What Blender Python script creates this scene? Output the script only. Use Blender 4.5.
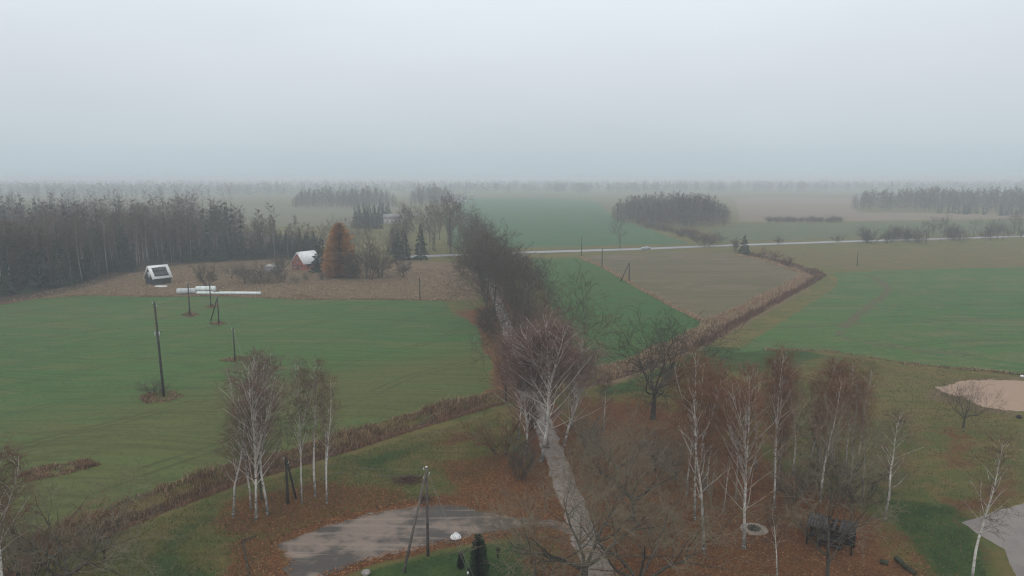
import bpy, math, random
import numpy as np
from mathutils import Vector, Matrix

for o in list(bpy.data.objects):
    bpy.data.objects.remove(o, do_unlink=True)
SC = bpy.context.scene
COL = SC.collection
R = math.radians

# ------------------------------------------------------------------ camera
CAM_H, FPX = 32.0, 731.0
PITCH = math.atan(110.0 / FPX)
cam = bpy.data.cameras.new('camera')
cam.sensor_width = 36.0
cam.lens = 36.0 * FPX / 1024.0
cam.clip_start, cam.clip_end = 0.5, 20000
camo = bpy.data.objects.new('camera', cam)
camo.location = (0, 0, CAM_H)
camo.rotation_euler = (math.pi / 2 - PITCH, 0, 0)
COL.objects.link(camo)
SC.camera = camo

# ------------------------------------------------------------------ overcast sky
SUN_EL, SUN_ROT = R(38), R(200)
w = bpy.data.worlds.new('World')
SC.world = w
w.use_nodes = True
nt = w.node_tree
nt.nodes.clear()
out = nt.nodes.new('ShaderNodeOutputWorld')
add = nt.nodes.new('ShaderNodeAddShader')
bg1 = nt.nodes.new('ShaderNodeBackground')
bg2 = nt.nodes.new('ShaderNodeBackground')
sky = nt.nodes.new('ShaderNodeTexSky')
sky.sky_type = 'NISHITA'
sky.sun_disc = False
sky.sun_elevation, sky.sun_rotation = SUN_EL, SUN_ROT
sky.air_density, sky.dust_density = 1.0, 6.0
hsv = nt.nodes.new('ShaderNodeHueSaturation')
hsv.inputs['Saturation'].default_value = 0.15
nt.links.new(sky.outputs[0], hsv.inputs['Color'])
nt.links.new(hsv.outputs[0], bg1.inputs[0])
bg1.inputs[1].default_value = 0.05 * 0.2          # what little of the clear sky shines through the cloud
# the cloud layer: standard overcast distribution, zenith three times the horizon
tc = nt.nodes.new('ShaderNodeTexCoord')
sep = nt.nodes.new('ShaderNodeSeparateXYZ')
nt.links.new(tc.outputs['Generated'], sep.inputs[0])
ram = nt.nodes.new('ShaderNodeValToRGB')
nt.links.new(sep.outputs[2], ram.inputs[0])
cr = ram.color_ramp
cr.elements[0].position = 0.0; cr.elements[0].color = (0.475, 0.562, 0.612, 1)
cr.elements[1].position = 1.0; cr.elements[1].color = (1.0, 1.0, 1.0, 1)
for p, c in ((0.05, (0.545, 0.615, 0.665)), (0.13, (0.64, 0.695, 0.745)), (0.22, (0.735, 0.80, 0.86)), (0.45, (0.86, 0.90, 0.94))):
    e = cr.elements.new(p); e.color = (*c, 1)
nz = nt.nodes.new('ShaderNodeTexNoise')
nz.inputs['Scale'].default_value = 2.2
nz.inputs['Detail'].default_value = 4
mp = nt.nodes.new('ShaderNodeMapping')
mp.inputs['Scale'].default_value = (1, 1, 4)
nt.links.new(tc.outputs['Generated'], mp.inputs[0]); nt.links.new(mp.outputs[0], nz.inputs['Vector'])
mr = nt.nodes.new('ShaderNodeMapRange')
mr.inputs[1].default_value = .3; mr.inputs[2].default_value = .7
mr.inputs[3].default_value = .97; mr.inputs[4].default_value = 1.03
nt.links.new(nz.outputs[0], mr.inputs[0])
vm = nt.nodes.new('ShaderNodeVectorMath'); vm.operation = 'SCALE'
nt.links.new(ram.outputs[0], vm.inputs[0]); nt.links.new(mr.outputs[0], vm.inputs['Scale'])
nt.links.new(vm.outputs[0], bg2.inputs[0])
bg2.inputs[1].default_value = 1.0
nt.links.new(bg1.outputs[0], add.inputs[0]); nt.links.new(bg2.outputs[0], add.inputs[1])
nt.links.new(add.outputs[0], out.inputs[0])

sl = bpy.data.lights.new('sun', 'SUN')
sl.energy, sl.angle, sl.color = 0.5, R(30), (1.0, 0.97, 0.93)
so = bpy.data.objects.new('sun', sl)
so.rotation_euler = (R(90) - SUN_EL, 0, R(180) - SUN_ROT)
so.location = (0, 0, 200)
COL.objects.link(so)

SC.view_settings.view_transform = 'Standard'
SC.view_settings.look = 'None'
SC.view_settings.exposure = 0.0
SC.view_settings.gamma = 1.0
SC.view_settings.use_curve_mapping = False
SC.render.engine = 'CYCLES'
SC.cycles.max_bounces = 6
SC.cycles.diffuse_bounces = 2
SC.cycles.glossy_bounces = 2
SC.cycles.volume_bounces = 1
SC.cycles.use_denoising = True
SC.cycles.filter_width = 1.2

# ------------------------------------------------------------------ measuring
cP, sP = math.cos(PITCH), math.sin(PITCH)
def ray(px, py):
    a, u = (px - 512) / FPX, (288 - py) / FPX
    return a, cP + u * sP, -sP + u * cP
def P(px, py, z=0.0):
    """survey a spot seen in the photograph: its place on the level ground"""
    dx, dy, dz = ray(px, py)
    t = (z - CAM_H) / dz
    return (dx * t, dy * t)
def H(base, top_row):
    """height of something standing at base whose top is seen on a given row"""
    _, dy, dz = ray(512, top_row)
    return CAM_H + dz * base[1] / dy
def PL(*pts): return [P(*p) for p in pts]

# ------------------------------------------------------------------ mesh helpers
def mesh(name, V, polys, attrs=None, smooth=False):
    """polys: list of (n,k) index arrays"""
    V = np.asarray(V, np.float32).reshape(-1, 3)
    me = bpy.data.meshes.new(name)
    me.vertices.add(len(V)); me.vertices.foreach_set('co', V.ravel())
    polys = [np.asarray(p, np.int32) for p in polys if len(p)]
    ln = sum(p.size for p in polys); pn = sum(len(p) for p in polys)
    me.loops.add(ln); me.loops.foreach_set('vertex_index', np.concatenate([p.ravel() for p in polys]))
    me.polygons.add(pn)
    tot = np.concatenate([np.full(len(p), p.shape[1], np.int32) for p in polys])
    st = np.zeros(pn, np.int32); st[1:] = np.cumsum(tot)[:-1]
    me.polygons.foreach_set('loop_start', st)
    me.polygons.foreach_set('loop_total', tot)
    if smooth: me.polygons.foreach_set('use_smooth', np.ones(pn, bool))
    for k, a in (attrs or {}).items():
        a = np.asarray(a, np.float32)
        if a.ndim == 1:
            at = me.attributes.new(k, 'FLOAT', 'POINT'); at.data.foreach_set('value', a)
        else:
            at = me.attributes.new(k, 'FLOAT_COLOR', 'POINT')
            at.data.foreach_set('color', np.c_[a, np.ones(len(a))].astype(np.float32).ravel())
    me.update(); me.validate()
    return me

def obj(name, me, mat=None, parent=None, loc=None, rz=0.0):
    o = bpy.data.objects.new(name, me)
    if mat is not None and me is not None and len(me.materials) == 0: me.materials.append(mat)
    COL.objects.link(o)
    if parent is not None: o.parent = parent
    if loc is not None: o.location = loc
    if rz: o.rotation_euler = (0, 0, rz)
    return o
def tag(o, label=None, cat=None, group=None, kind=None):
    if label: o['label'] = label
    if cat: o['category'] = cat
    if group: o['group'] = group
    if kind: o['kind'] = kind
    return o
def empty(name, loc, rz=0.0, label=None, cat=None, group=None):
    o = bpy.data.objects.new(name, None)
    o.empty_display_size = .2
    COL.objects.link(o); o.location = loc; o.rotation_euler = (0, 0, rz)
    return tag(o, label, cat, group)

class MB:
    """collects simple solids into one mesh"""
    def __init__(s): s.v, s.f = [], {}
    def add(s, V, F):
        n = len(s.v); s.v += [tuple(p) for p in V]
        for f in F: s.f.setdefault(len(f), []).append([i + n for i in f])
    def box(s, c, d, rot=None, taper=1.0):
        pts = []
        for z in (-1, 1):
            k = taper if z > 0 else 1
            for x, y in ((-1, -1), (1, -1), (1, 1), (-1, 1)):
                p = Vector((x * d[0] / 2 * k, y * d[1] / 2 * k, z * d[2] / 2))
                if rot is not None: p = rot @ p
                pts.append(p + Vector(c))
        s.add(pts, [(3, 2, 1, 0), (4, 5, 6, 7), (0, 1, 5, 4), (1, 2, 6, 5), (2, 3, 7, 6), (3, 0, 4, 7)])
        return s
    def tube(s, pts, rad, n=8, cap=True):
        pts = [Vector(p) for p in pts]
        V, F = [], []
        for i, p in enumerate(pts):
            d = (pts[min(i + 1, len(pts) - 1)] - pts[max(i - 1, 0)]).normalized()
            a = d.cross(Vector((1, 0, 0)) if abs(d.x) < .9 else Vector((0, 1, 0))).normalized()
            b = d.cross(a)
            r = rad[i] if hasattr(rad, '__len__') else rad
            for k in range(n):
                t = 2 * math.pi * k / n
                V.append(p + (a * math.cos(t) + b * math.sin(t)) * r)
        for i in range(len(pts) - 1):
            for k in range(n):
                F.append((i * n + k, i * n + (k + 1) % n, (i + 1) * n + (k + 1) % n, (i + 1) * n + k))
        if cap:
            F.append(tuple(range(n - 1, -1, -1))); F.append(tuple((len(pts) - 1) * n + k for k in range(n)))
        s.add(V, F); return s
    def prism(s, poly, y0, y1):
        """poly in xz, extruded along y"""
        n = len(poly)
        V = [(x, y0, z) for x, z in poly] + [(x, y1, z) for x, z in poly]
        F = [tuple(range(n)), tuple(range(2 * n - 1, n - 1, -1))]
        F += [(i + n, (i + 1) % n + n, (i + 1) % n, i) for i in range(n)]
        s.add(V, F); return s
    def mesh(s, name='solid', smooth=False):
        return mesh(name, s.v, [np.array(f) for f in s.f.values()], smooth=smooth)
    def build(s, name, mat, parent=None, loc=None, rz=0.0, smooth=False):
        return obj(name, s.mesh(name, smooth), mat, parent, loc, rz)

# ------------------------------------------------------------------ materials
def newmat(name, rough=.9, spec=.2):
    m = bpy.data.materials.new(name); m.use_nodes = True
    b = m.node_tree.nodes['Principled BSDF']
    b.inputs['Roughness'].default_value = rough
    b.inputs['Specular IOR Level'].default_value = spec
    return m, m.node_tree, b
def N(t, kind, **kw):
    n = t.nodes.new(kind)
    for k, v in kw.items():
        if k in n.inputs: n.inputs[k].default_value = v
        else: setattr(n, k, v)
    return n
def noise(t, vec, scale, detail=4, rough=.55, sc=(1, 1, 1), rz=0.0, off=(0, 0, 0)):
    m = N(t, 'ShaderNodeMapping'); m.inputs['Scale'].default_value = sc
    m.vector_type = 'POINT'; m.inputs['Rotation'].default_value = (0, 0, rz); m.inputs['Location'].default_value = off
    n = N(t, 'ShaderNodeTexNoise', Scale=scale, Detail=detail, Roughness=rough)
    t.links.new(vec, m.inputs[0]); t.links.new(m.outputs[0], n.inputs['Vector'])
    return n.outputs[0]
def remap(t, v, a, b, c=0., d=1., smooth=True):
    n = N(t, 'ShaderNodeMapRange'); n.interpolation_type = 'SMOOTHSTEP' if smooth else 'LINEAR'
    t.links.new(v, n.inputs[0])
    for i, x in enumerate((a, b, c, d)): n.inputs[i + 1].default_value = x
    return n.outputs[0]
def mixc(t, f, a, b, mode='MIX'):
    n = N(t, 'ShaderNodeMix', data_type='RGBA', blend_type=mode)
    for s, v in ((0, f), (6, a), (7, b)):
        if isinstance(v, (tuple, list)): n.inputs[s].default_value = (*v, 1) if len(v) == 3 else v
        elif isinstance(v, (int, float)): n.inputs[s].default_value = v
        else: t.links.new(v, n.inputs[s])
    return n.outputs[2]
def math_(t, op, a, b=None):
    n = N(t, 'ShaderNodeMath', operation=op)
    for i, v in enumerate((a, b)):
        if v is None: continue
        if isinstance(v, (int, float)): n.inputs[i].default_value = v
        else: t.links.new(v, n.inputs[i])
    return n.outputs[0]
def pos(t): return N(t, 'ShaderNodeNewGeometry').outputs['Position']
def objc(t): return N(t, 'ShaderNodeTexCoord').outputs['Object']
def bump(t, b, h, strength, dist):
    n = N(t, 'ShaderNodeBump', Strength=strength, Distance=dist)
    t.links.new(h, n.inputs['Height']); t.links.new(n.outputs[0], b.inputs['Normal'])

def simple(name, col, rough=.7, spec=.3, var=.18, scale=3.0, rand=0.0, metal=0.0):
    m, t, b = newmat(name, rough, spec)
    n = noise(t, objc(t), scale, 5)
    c = mixc(t, remap(t, n, .3, .7), tuple(x * (1 - var) for x in col), tuple(min(1, x * (1 + var)) for x in col))
    if rand:
        oi = N(t, 'ShaderNodeObjectInfo').outputs['Random']
        hs = N(t, 'ShaderNodeHueSaturation'); t.links.new(c, hs.inputs['Color'])
        t.links.new(remap(t, oi, 0, 1, 1 - rand, 1 + rand, False), hs.inputs['Value'])
        t.links.new(remap(t, math_(t, 'FRACT', math_(t, 'MULTIPLY', oi, 7.3)), 0, 1, .5 - rand * .045, .5 + rand * .045, False), hs.inputs['Hue'])
        c = hs.outputs[0]
    t.links.new(c, b.inputs['Base Color'])
    b.inputs['Metallic'].default_value = metal
    return m

def birch_bark(name='birch_bark', white=(.68, .65, .61), dark_to=4.2):
    m, t, b = newmat(name, .75, .2)
    c = objc(t)
    band = noise(t, c, 1.6, 5, .65, sc=(1.2, 1.2, 3.2))
    blot = noise(t, c, .9, 3)
    sp = N(t, 'ShaderNodeSeparateXYZ'); t.links.new(c, sp.inputs[0])
    low = remap(t, math_(t, 'ADD', sp.outputs[2], math_(t, 'MULTIPLY', blot, 2.4)), .6, dark_to + 1.0, 1, 0)
    col = mixc(t, remap(t, blot, .35, .7), tuple(x * .72 for x in white), white)
    col = mixc(t, remap(t, band, .57, .66), col, (.06, .05, .045))
    col = mixc(t, math_(t, 'MULTIPLY', low, remap(t, band, .32, .5)), col, (.055, .05, .042))
    t.links.new(col, b.inputs['Base Color'])
    bump(t, b, band, .4, .02)
    return m

M = {}
M['birch_bark'] = birch_bark()
M['birch_bark_far'] = birch_bark('birch_bark_far', (.34, .32, .30))
M['birch_limb'] = simple('birch_limb', (.42, .38, .345), .8, .2, .3, 2.5)
M['birch_twig'] = simple('birch_twig', (.145, .096, .062), .8, .2, .3, 1.5, rand=.18)
M['grey_bark'] = simple('grey_bark', (.07, .062, .05), .9, .15, .4, 2.5)
M['grey_twig'] = simple('grey_twig', (.100, .080, .064), .9, .15, .3, 1.2, rand=.3)
M['fan_limb'] = simple('white_birch_limb', (.58, .53, .49), .8, .2, .25, 2.5)
M['fan_twig'] = simple('pale_birch_twig', (.19, .125, .105), .8, .2, .3, 1.5, rand=.15)
M['far_limb'] = simple('far_birch_limb', (.22, .19, .17), .8, .2, .3, 2)
M['far_twig'] = simple('far_birch_twig', (.13, .097, .08), .9, .15, .25, 1, rand=.3)
M['lichen_twig'] = simple('lichen_twig', (.19, .165, .115), .9, .15, .3, 1.5, rand=.15)
M['oak_bark'] = simple('oak_bark', (.06, .055, .047), .9, .15, .4, 2.5)
M['oak_twig'] = simple('oak_twig', (.085, .074, .060), .9, .15, .3, 1.2, rand=.3)
M['red_twig'] = simple('red_twig', (.175, .094, .056), .9, .15, .3, 1.5, rand=.2)
M['spruce'] = simple('spruce_needles', (.030, .047, .031), .8, .2, .4, 1.2, rand=.25)
M['pine'] = simple('pine_needles', (.05, .06, .045), .8, .2, .4, 1.0, rand=.2)
M['pine_bark'] = simple('pine_bark', (.14, .09, .065), .9, .15, .35, 2)
M['larch'] = simple('larch_needles', (.29, .135, .055), .85, .15, .3, .8, rand=.1)
M['thuja'] = simple('thuja_foliage', (.028, .05, .028), .8, .2, .45, 2.5, rand=.1)
M['wood_pole'] = simple('weathered_pole_wood', (.11, .095, .085), .85, .2, .35, 2.5)
M['dark_pole'] = simple('dark_tarred_pole', (.045, .04, .037), .8, .25, .35, 2.5)
M['metal'] = simple('galvanised_metal', (.30, .31, .32), .5, .5, .15, 5, metal=.6)
M['glass_ins'] = simple('insulator_glass', (.45, .5, .48), .3, .5, .1, 5)
M['wire'] = simple('aluminium_wire', (.13, .13, .13), .5, .5, .1, 5)
M['white'] = simple('white_paint', (.74, .75, .75), .6, .3, .08, 2)
M['white_roof'] = simple('pale_metal_roof', (.72, .73, .74), .55, .4, .1, .8)
M['navy'] = simple('dark_board_wall', (.028, .034, .042), .7, .3, .25, 2)
M['panel'] = simple('dark_roof_panel', (.02, .022, .03), .3, .5, .2, 1.2)
M['brick'] = simple('red_brown_wall', (.30, .10, .07), .85, .2, .2, 1.5)
M['dark'] = simple('dark_opening', (.02, .02, .02), .6, .3, .2, 2)
M['film'] = simple('bale_film', (.66, .72, .71), .45, .45, .12, 1.0, rand=.1)
M['film_grey'] = simple('bale_film_grey', (.50, .52, .53), .45, .45, .15, 1.0, rand=.1)
M['shelter'] = simple('weathered_dark_timber', (.052, .045, .045), .7, .3, .45, 2.2, rand=.3)
M['shelter_dark'] = simple('tarred_timber', (.022, .019, .018), .8, .25, .3, 3)
M['stone'] = simple('pale_stone', (.26, .24, .22), .85, .2, .25, 3)
M['ash'] = simple('ash', (.04, .037, .035), .95, .1, .4, 3)
M['log'] = simple('mossy_log', (.045, .05, .03), .9, .15, .4, 3)
M['barn'] = simple('pale_render', (.42, .41, .39), .85, .2, .1, .5)
M['barn_roof'] = simple('grey_sheet_roof', (.22, .21, .21), .7, .3, .15, .5)
M['car_paint'] = simple('silver_car_paint', (.42, .44, .46), .3, .5, .05, 1)
M['tyre'] = simple('tyre', (.02, .02, .02), .9, .2, .2, 4)
M['lamp'] = simple('headlamp_glass', (.6, .6, .6), .2, .5, .05, 3)
M['brush'] = simple('brushwood', (.10, .06, .045), .9, .15, .4, 3)
M['bag'] = simple('white_sack', (.74, .74, .74), .6, .3, .12, 4)

def attr_mat(name, rough=.9, spec=.12):
    m, t, b = newmat(name, rough, spec)
    a = N(t, 'ShaderNodeAttribute', attribute_name='tint')
    n = noise(t, pos(t), 1.3, 3)
    t.links.new(mixc(t, .5, a.outputs['Color'], mixc(t, 1.0, a.outputs['Color'], mixc(t, n, (.3, .3, .3), (1.7, 1.7, 1.7)), 'MULTIPLY')), b.inputs['Base Color'])
    return m
M['blades'] = attr_mat('dry_blades')
M['leaves'] = attr_mat('fallen_leaves')
M['tufts'] = attr_mat('grass_tufts')

# ------------------------------------------------------------------ geometry of the ground
def seg_dist(X, Y, pl):
    """distance to a polyline, and the signed side (+ left of travel)"""
    best = np.full(X.shape, 1e9); side = np.zeros(X.shape)
    for (ax, ay), (bx, by) in zip(pl[:-1], pl[1:]):
        dx, dy = bx - ax, by - ay; L2 = dx * dx + dy * dy
        t = np.clip(((X - ax) * dx + (Y - ay) * dy) / L2, 0, 1)
        ex, ey = X - ax - t * dx, Y - ay - t * dy
        d = np.hypot(ex, ey)
        s = np.sign(dx * ey - dy * ex)
        m = d < best
        best = np.where(m, d, best); side = np.where(m, s, side)
    return best, side
def inside(X, Y, poly):
    c = np.zeros(X.shape, bool)
    for (ax, ay), (bx, by) in zip(poly, poly[1:] + poly[:1]):
        if ay == by: continue
        m = ((ay > Y) != (by > Y)) & (X < (bx - ax) * (Y - ay) / (by - ay) + ax)
        c ^= m
    return c
def pmask(X, Y, poly, soft):
    d, _ = seg_dist(X, Y, poly + poly[:1])
    s = np.where(inside(X, Y, poly), d, -d)
    return np.clip(s / soft * .5 + .5, 0, 1)

LANE_A, LANE_B = P(612, 610), P(481, 257)
LANE = [LANE_A, LANE_B]
DITCH_W = PL((-160, 640), (-60, 597), (0, 571), (80, 537), (150, 507), (230, 478), (340, 446), (400, 427), (490, 401), (530, 393))
DITCH_E = PL((530, 393), (590, 381), (640, 366), (690, 344), (724, 324), (770, 300), (803, 283), (816, 275), (800, 269), (772, 260.5), (742, 254))
DITCH = DITCH_W + DITCH_E[1:]

xs = np.concatenate([-60 - np.cumsum(1.0 * 1.16 ** np.arange(48))[::-1], np.arange(-60, 118, .85), 118 + np.cumsum(1.0 * 1.16 ** np.arange(48))])
ys = np.concatenate([40 - np.cumsum(1.0 * 1.2 ** np.arange(26))[::-1], np.arange(40, 270, .85), 270 + np.cumsum(1.0 * 1.16 ** np.arange(47))])
xs = xs[np.abs(xs) < 8000]; ys = ys[ys < 8000]
GX, GY = np.meshgrid(xs, ys)
dd, _ = seg_dist(GX, GY, DITCH)
dl, _ = seg_dist(GX, GY, LANE)
dep = np.clip(1 - dd / 2.6, 0, 1); dep = dep * dep * (3 - 2 * dep)
dep *= np.clip((dl - 3.0) / 4.0, 0, 1)
GZ = -1.0 * dep
def ditch_depth(x, y):
    d, _ = seg_dist(x, y, DITCH); l, _ = seg_dist(x, y, LANE)
    q = np.clip(1 - d / 2.6, 0, 1); q = q * q * (3 - 2 * q)
    return -1.0 * q * np.clip((l - 3.0) / 4.0, 0, 1)

# what grows where (leaf litter, lush grass, dry grass, dark earth)
def union(*ms):
    a = ms[0]
    for m in ms[1:]: a = np.maximum(a, m)
    return a
LITTER = [
    (PL((545, 452), (560, 425), (575, 398), (640, 398), (700, 412), (735, 440), (790, 470), (860, 505), (905, 540), (960, 600), (950, 640), (560, 640), (520, 560), (530, 500)), 7.0, .86),
    (PL((440, 462), (520, 452), (560, 500), (575, 545), (520, 520), (470, 505), (450, 485)), 3.0, 1.0),
    (PL((225, 500), (330, 480), (395, 486), (420, 500), (330, 522), (270, 540), (215, 535)), 3.0, .85),
    (PL((240, 535), (276, 538), (295, 562), (285, 600), (200, 620), (225, 570)), 2.0, .95),
    (PL((276, 536), (331, 517), (396, 502), (440, 496), (480, 502), (520, 512), (520, 520), (463, 508), (396, 510), (331, 526), (276, 545)), .8, 1.0),
    (PL((281, 600), (323, 572), (381, 553), (463, 535), (540, 524), (540, 531), (463, 545), (381, 562), (340, 578), (310, 600)), .8, 1.0),
    (PL((600, 455), (640, 560), (600, 570), (560, 470)), 2.0, 1.0),
    (PL((430, 345), (500, 335), (510, 365), (470, 365)), 8.0, .75),
    (PL((455, 312), (520, 300), (545, 330), (530, 395), (490, 392), (484, 345)), 4.0, .9),
    (PL((925, 425), (975, 425), (990, 470), (940, 470)), 6.0, .72),
    (PL((940, 500), (1024, 470), (1024, 500), (955, 522), (990, 548), (1000, 576), (985, 576), (975, 545)), 2.5, .7),
    (PL((440, 430), (480, 425), (500, 440), (440, 452), (400, 455)), 3.0, .62),
]
LUSH = [
    (PL((705, 346), (800, 348), (830, 356), (760, 372), (690, 372), (640, 382), (655, 392), (600, 398), (590, 388), (640, 376)), 4.0, .9),
    (PL((880, 500), (960, 505), (985, 545), (1000, 600), (960, 610), (920, 560)), 3.0, 1.0),
    (PL((360, 568), (463, 543), (560, 533), (570, 600), (340, 610)), 1.5, .68),
    (PL((150, 530), (215, 505), (235, 520), (200, 545), (250, 560), (240, 600), (100, 600)), 4.0, .66),
    (PL((330, 462), (420, 438), (480, 425), (450, 445), (400, 465), (440, 480), (380, 480)), 3.0, .66),
    (PL((840, 400), (900, 420), (960, 450), (930, 480), (870, 450)), 8.0, .62),
]
DRY = [
    (PL((-80, 310), (40, 297), (150, 296), (270, 299), (450, 301), (480, 300), (490, 268), (460, 262), (250, 258), (120, 272), (40, 291), (-80, 297)), 6.0, .95),
    (PL((745, 250), (1100, 240), (1150, 268), (830, 273), (790, 262)), 8.0, .5),
    (PL((590, 376), (690, 335), (724, 316), (770, 292), (806, 272), (760, 255), (770, 254), (826, 273), (812, 288), (740, 330), (690, 356), (610, 388)), 2.0, .85),
    (PL((0, 560), (230, 470), (400, 420), (500, 394), (500, 408), (400, 432), (240, 490), (60, 556), (0, 590)), 2.0, .62),
    (PL((900, 395), (940, 375), (1040, 372), (1040, 425), (960, 412)), 3.0, .6),
    (PL((800, 372), (900, 372), (920, 395), (880, 410), (820, 395)), 10.0, .6),
]
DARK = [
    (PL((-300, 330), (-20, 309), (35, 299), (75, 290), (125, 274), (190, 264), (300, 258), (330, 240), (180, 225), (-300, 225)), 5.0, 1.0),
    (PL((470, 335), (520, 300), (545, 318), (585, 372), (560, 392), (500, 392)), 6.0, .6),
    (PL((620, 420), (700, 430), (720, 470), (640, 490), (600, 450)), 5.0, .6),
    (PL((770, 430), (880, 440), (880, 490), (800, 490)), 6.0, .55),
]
def masks(L):
    a = np.zeros(GX.shape)
    for poly, soft, k in L: a = np.maximum(a, pmask(GX, GY, poly, soft) * k)
    return a.ravel()
dline, _ = seg_dist(GX, GY, LANE)
lit = np.maximum(masks(LITTER), (np.clip(1 - (dline - 1.2) / 4.0, 0, 1) * .9 * (GY < 300)).ravel())
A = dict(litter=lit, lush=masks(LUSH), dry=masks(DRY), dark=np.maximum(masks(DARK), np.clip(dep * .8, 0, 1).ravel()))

def ground_material():
    m, t, b = newmat('meadow_ground', .95, .1)
    p = pos(t)
    big = noise(t, p, .035, 4); mid = noise(t, p, .35, 5, .6); fin = noise(t, p, 2.6, 5, .7); vf = noise(t, p, 9.0, 3, .7)
    strk = noise(t, p, .5, 4, .6, sc=(.25, 1.4, 1), rz=R(-38))
    def at(n): return N(t, 'ShaderNodeAttribute', attribute_name=n).outputs['Fac']
    def sel(n, w=.5, lo=.42, hi=.62):
        v = math_(t, 'ADD', at(n), math_(t, 'MULTIPLY', math_(t, 'SUBTRACT', math_(t, 'ADD', math_(t, 'MULTIPLY', mid, .45), math_(t, 'ADD', math_(t, 'MULTIPLY', fin, .4), math_(t, 'MULTIPLY', big, .15))), .5), w * 2.4))
        return remap(t, v, lo, hi)
    g = mixc(t, remap(t, big, .35, .65), (.112, .112, .032), (.074, .106, .030))
    g = mixc(t, math_(t, 'MULTIPLY', remap(t, noise(t, p, .09, 4, .6, off=(31, 7, 0)), .46, .62), .75), g, (.17, .128, .045))
    g = mixc(t, remap(t, mid, .42, .62), g, (.15, .118, .045))
    g = mixc(t, math_(t, 'MULTIPLY', remap(t, strk, .48, .64), .45), g, (.046, .064, .020))
    g = mixc(t, math_(t, 'MULTIPLY', remap(t, fin, .5, .66), .6), g, (.175, .135, .06))
    lush = mixc(t, remap(t, mid, .35, .65), (.030, .062, .018), (.052, .090, .024))
    lush = mixc(t, math_(t, 'MULTIPLY', remap(t, fin, .5, .64), .65), lush, (.020, .040, .012))
    c = mixc(t, sel('lush'), g, lush)
    dry = mixc(t, remap(t, mid, .35, .68), (.20, .135, .085), (.125, .098, .055))
    dry = mixc(t, remap(t, fin, .5, .7), dry, (.10, .07, .045))
    c = mixc(t, sel('dry'), c, dry)
    lt = mixc(t, remap(t, mid, .35, .65), (.185, .076, .030), (.125, .060, .028))
    lt = mixc(t, remap(t, fin, .48, .62), lt, (.20, .10, .046))
    lt = mixc(t, math_(t, 'MULTIPLY', remap(t, vf, .48, .6), .75), lt, (.058, .032, .018))
    c = mixc(t, sel('litter', .85, .36, .62), c, lt)
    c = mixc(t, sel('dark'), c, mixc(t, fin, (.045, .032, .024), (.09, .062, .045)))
    t.links.new(c, b.inputs['Base Color'])
    bump(t, b, math_(t, 'ADD', fin, math_(t, 'MULTIPLY', vf, .4)), .9, .25)
    return m
nx, ny = len(xs), len(ys)
idx = np.arange(nx * ny).reshape(ny, nx)
quads = np.stack([idx[:-1, :-1], idx[:-1, 1:], idx[1:, 1:], idx[1:, :-1]], -1).reshape(-1, 4)
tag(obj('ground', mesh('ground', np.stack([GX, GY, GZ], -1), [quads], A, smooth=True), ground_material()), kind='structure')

# ------------------------------------------------------------------ fields, roads and other sheets
def ragged(poly, step, jit, seed=1, closed=True):
    rng = random.Random(seed); out_ = []
    pts = poly + poly[:1] if closed else poly
    for (ax, ay), (bx, by) in zip(pts[:-1], pts[1:]):
        L = math.hypot(bx - ax, by - ay); n = max(1, int(L / step))
        nx_, ny_ = -(by - ay) / L, (bx - ax) / L
        for i in range(n):
            t = i / n; j = rng.gauss(0, jit) if i else rng.gauss(0, jit) * .5
            out_.append((ax + (bx - ax) * t + nx_ * j, ay + (by - ay) * t + ny_ * j))
    if not closed: out_.append(pts[-1])
    return out_
def off_ditch(p, gap):
    q = np.array(p); rngd = random.Random(3)
    for i in range(len(q)):
        best = None
        for (ax, ay), (bx, by) in zip(DITCH[:-1], DITCH[1:]):
            dx, dy = bx - ax, by - ay; t = min(1, max(0, ((q[i, 0] - ax) * dx + (q[i, 1] - ay) * dy) / (dx * dx + dy * dy)))
            e = (q[i, 0] - ax - t * dx, q[i, 1] - ay - t * dy); d = math.hypot(*e)
            if best is None or d < best[0]: best = (d, ax + t * dx, ay + t * dy, dx, dy)
        d, cx, cy, dx, dy = best
        g_ = gap + rngd.gauss(0, .25)
        L = math.hypot(dx, dy); n_ = (-dy / L, dx / L); s_ = (q[i, 0] - cx) * n_[0] + (q[i, 1] - cy) * n_[1]
        if s_ < g_ and d < gap + 6: q[i] = (cx + n_[0] * g_, cy + n_[1] * g_)
    return [tuple(v_) for v_ in q]
def sheet(name, poly, mat, z, step=2.0, jit=.25, seed=1, gap=None):
    p = ragged(poly, step, jit, seed)
    if gap: p = off_ditch(p, gap)
    area = sum(a[0] * b[1] - b[0] * a[1] for a, b in zip(p, p[1:] + p[:1]))
    if area < 0: p = p[::-1]
    me = bpy.data.meshes.new(name)
    me.from_pydata([(x, y, z) for x, y in p], [], [tuple(range(len(p)))]); me.update()
    return tag(obj(name, me, mat), kind='structure')
def strip(name, pl, half, mat, z, step=2.0, jit=.1, seed=1):
    rng = random.Random(seed)
    q = ragged(pl, step, 0, seed, closed=False)
    V, F = [], []
    for i, p in enumerate(q):
        a, b = q[max(i - 1, 0)], q[min(i + 1, len(q) - 1)]
        d = Vector((b[0] - a[0], b[1] - a[1])).normalized()
        hw = half(i / (len(q) - 1)) if callable(half) else half
        for s in (-1, 1):
            k = hw + rng.gauss(0, jit)
            V.append((p[0] + d.y * s * k * 1.0, p[1] - d.x * s * k, z))
    for i in range(len(q) - 1): F.append((2 * i, 2 * i + 1, 2 * i + 3, 2 * i + 2))
    me = mesh(name, V, [np.array(F)[:, ::-1]])
    return tag(obj(name, me, mat), kind='structure')

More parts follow.
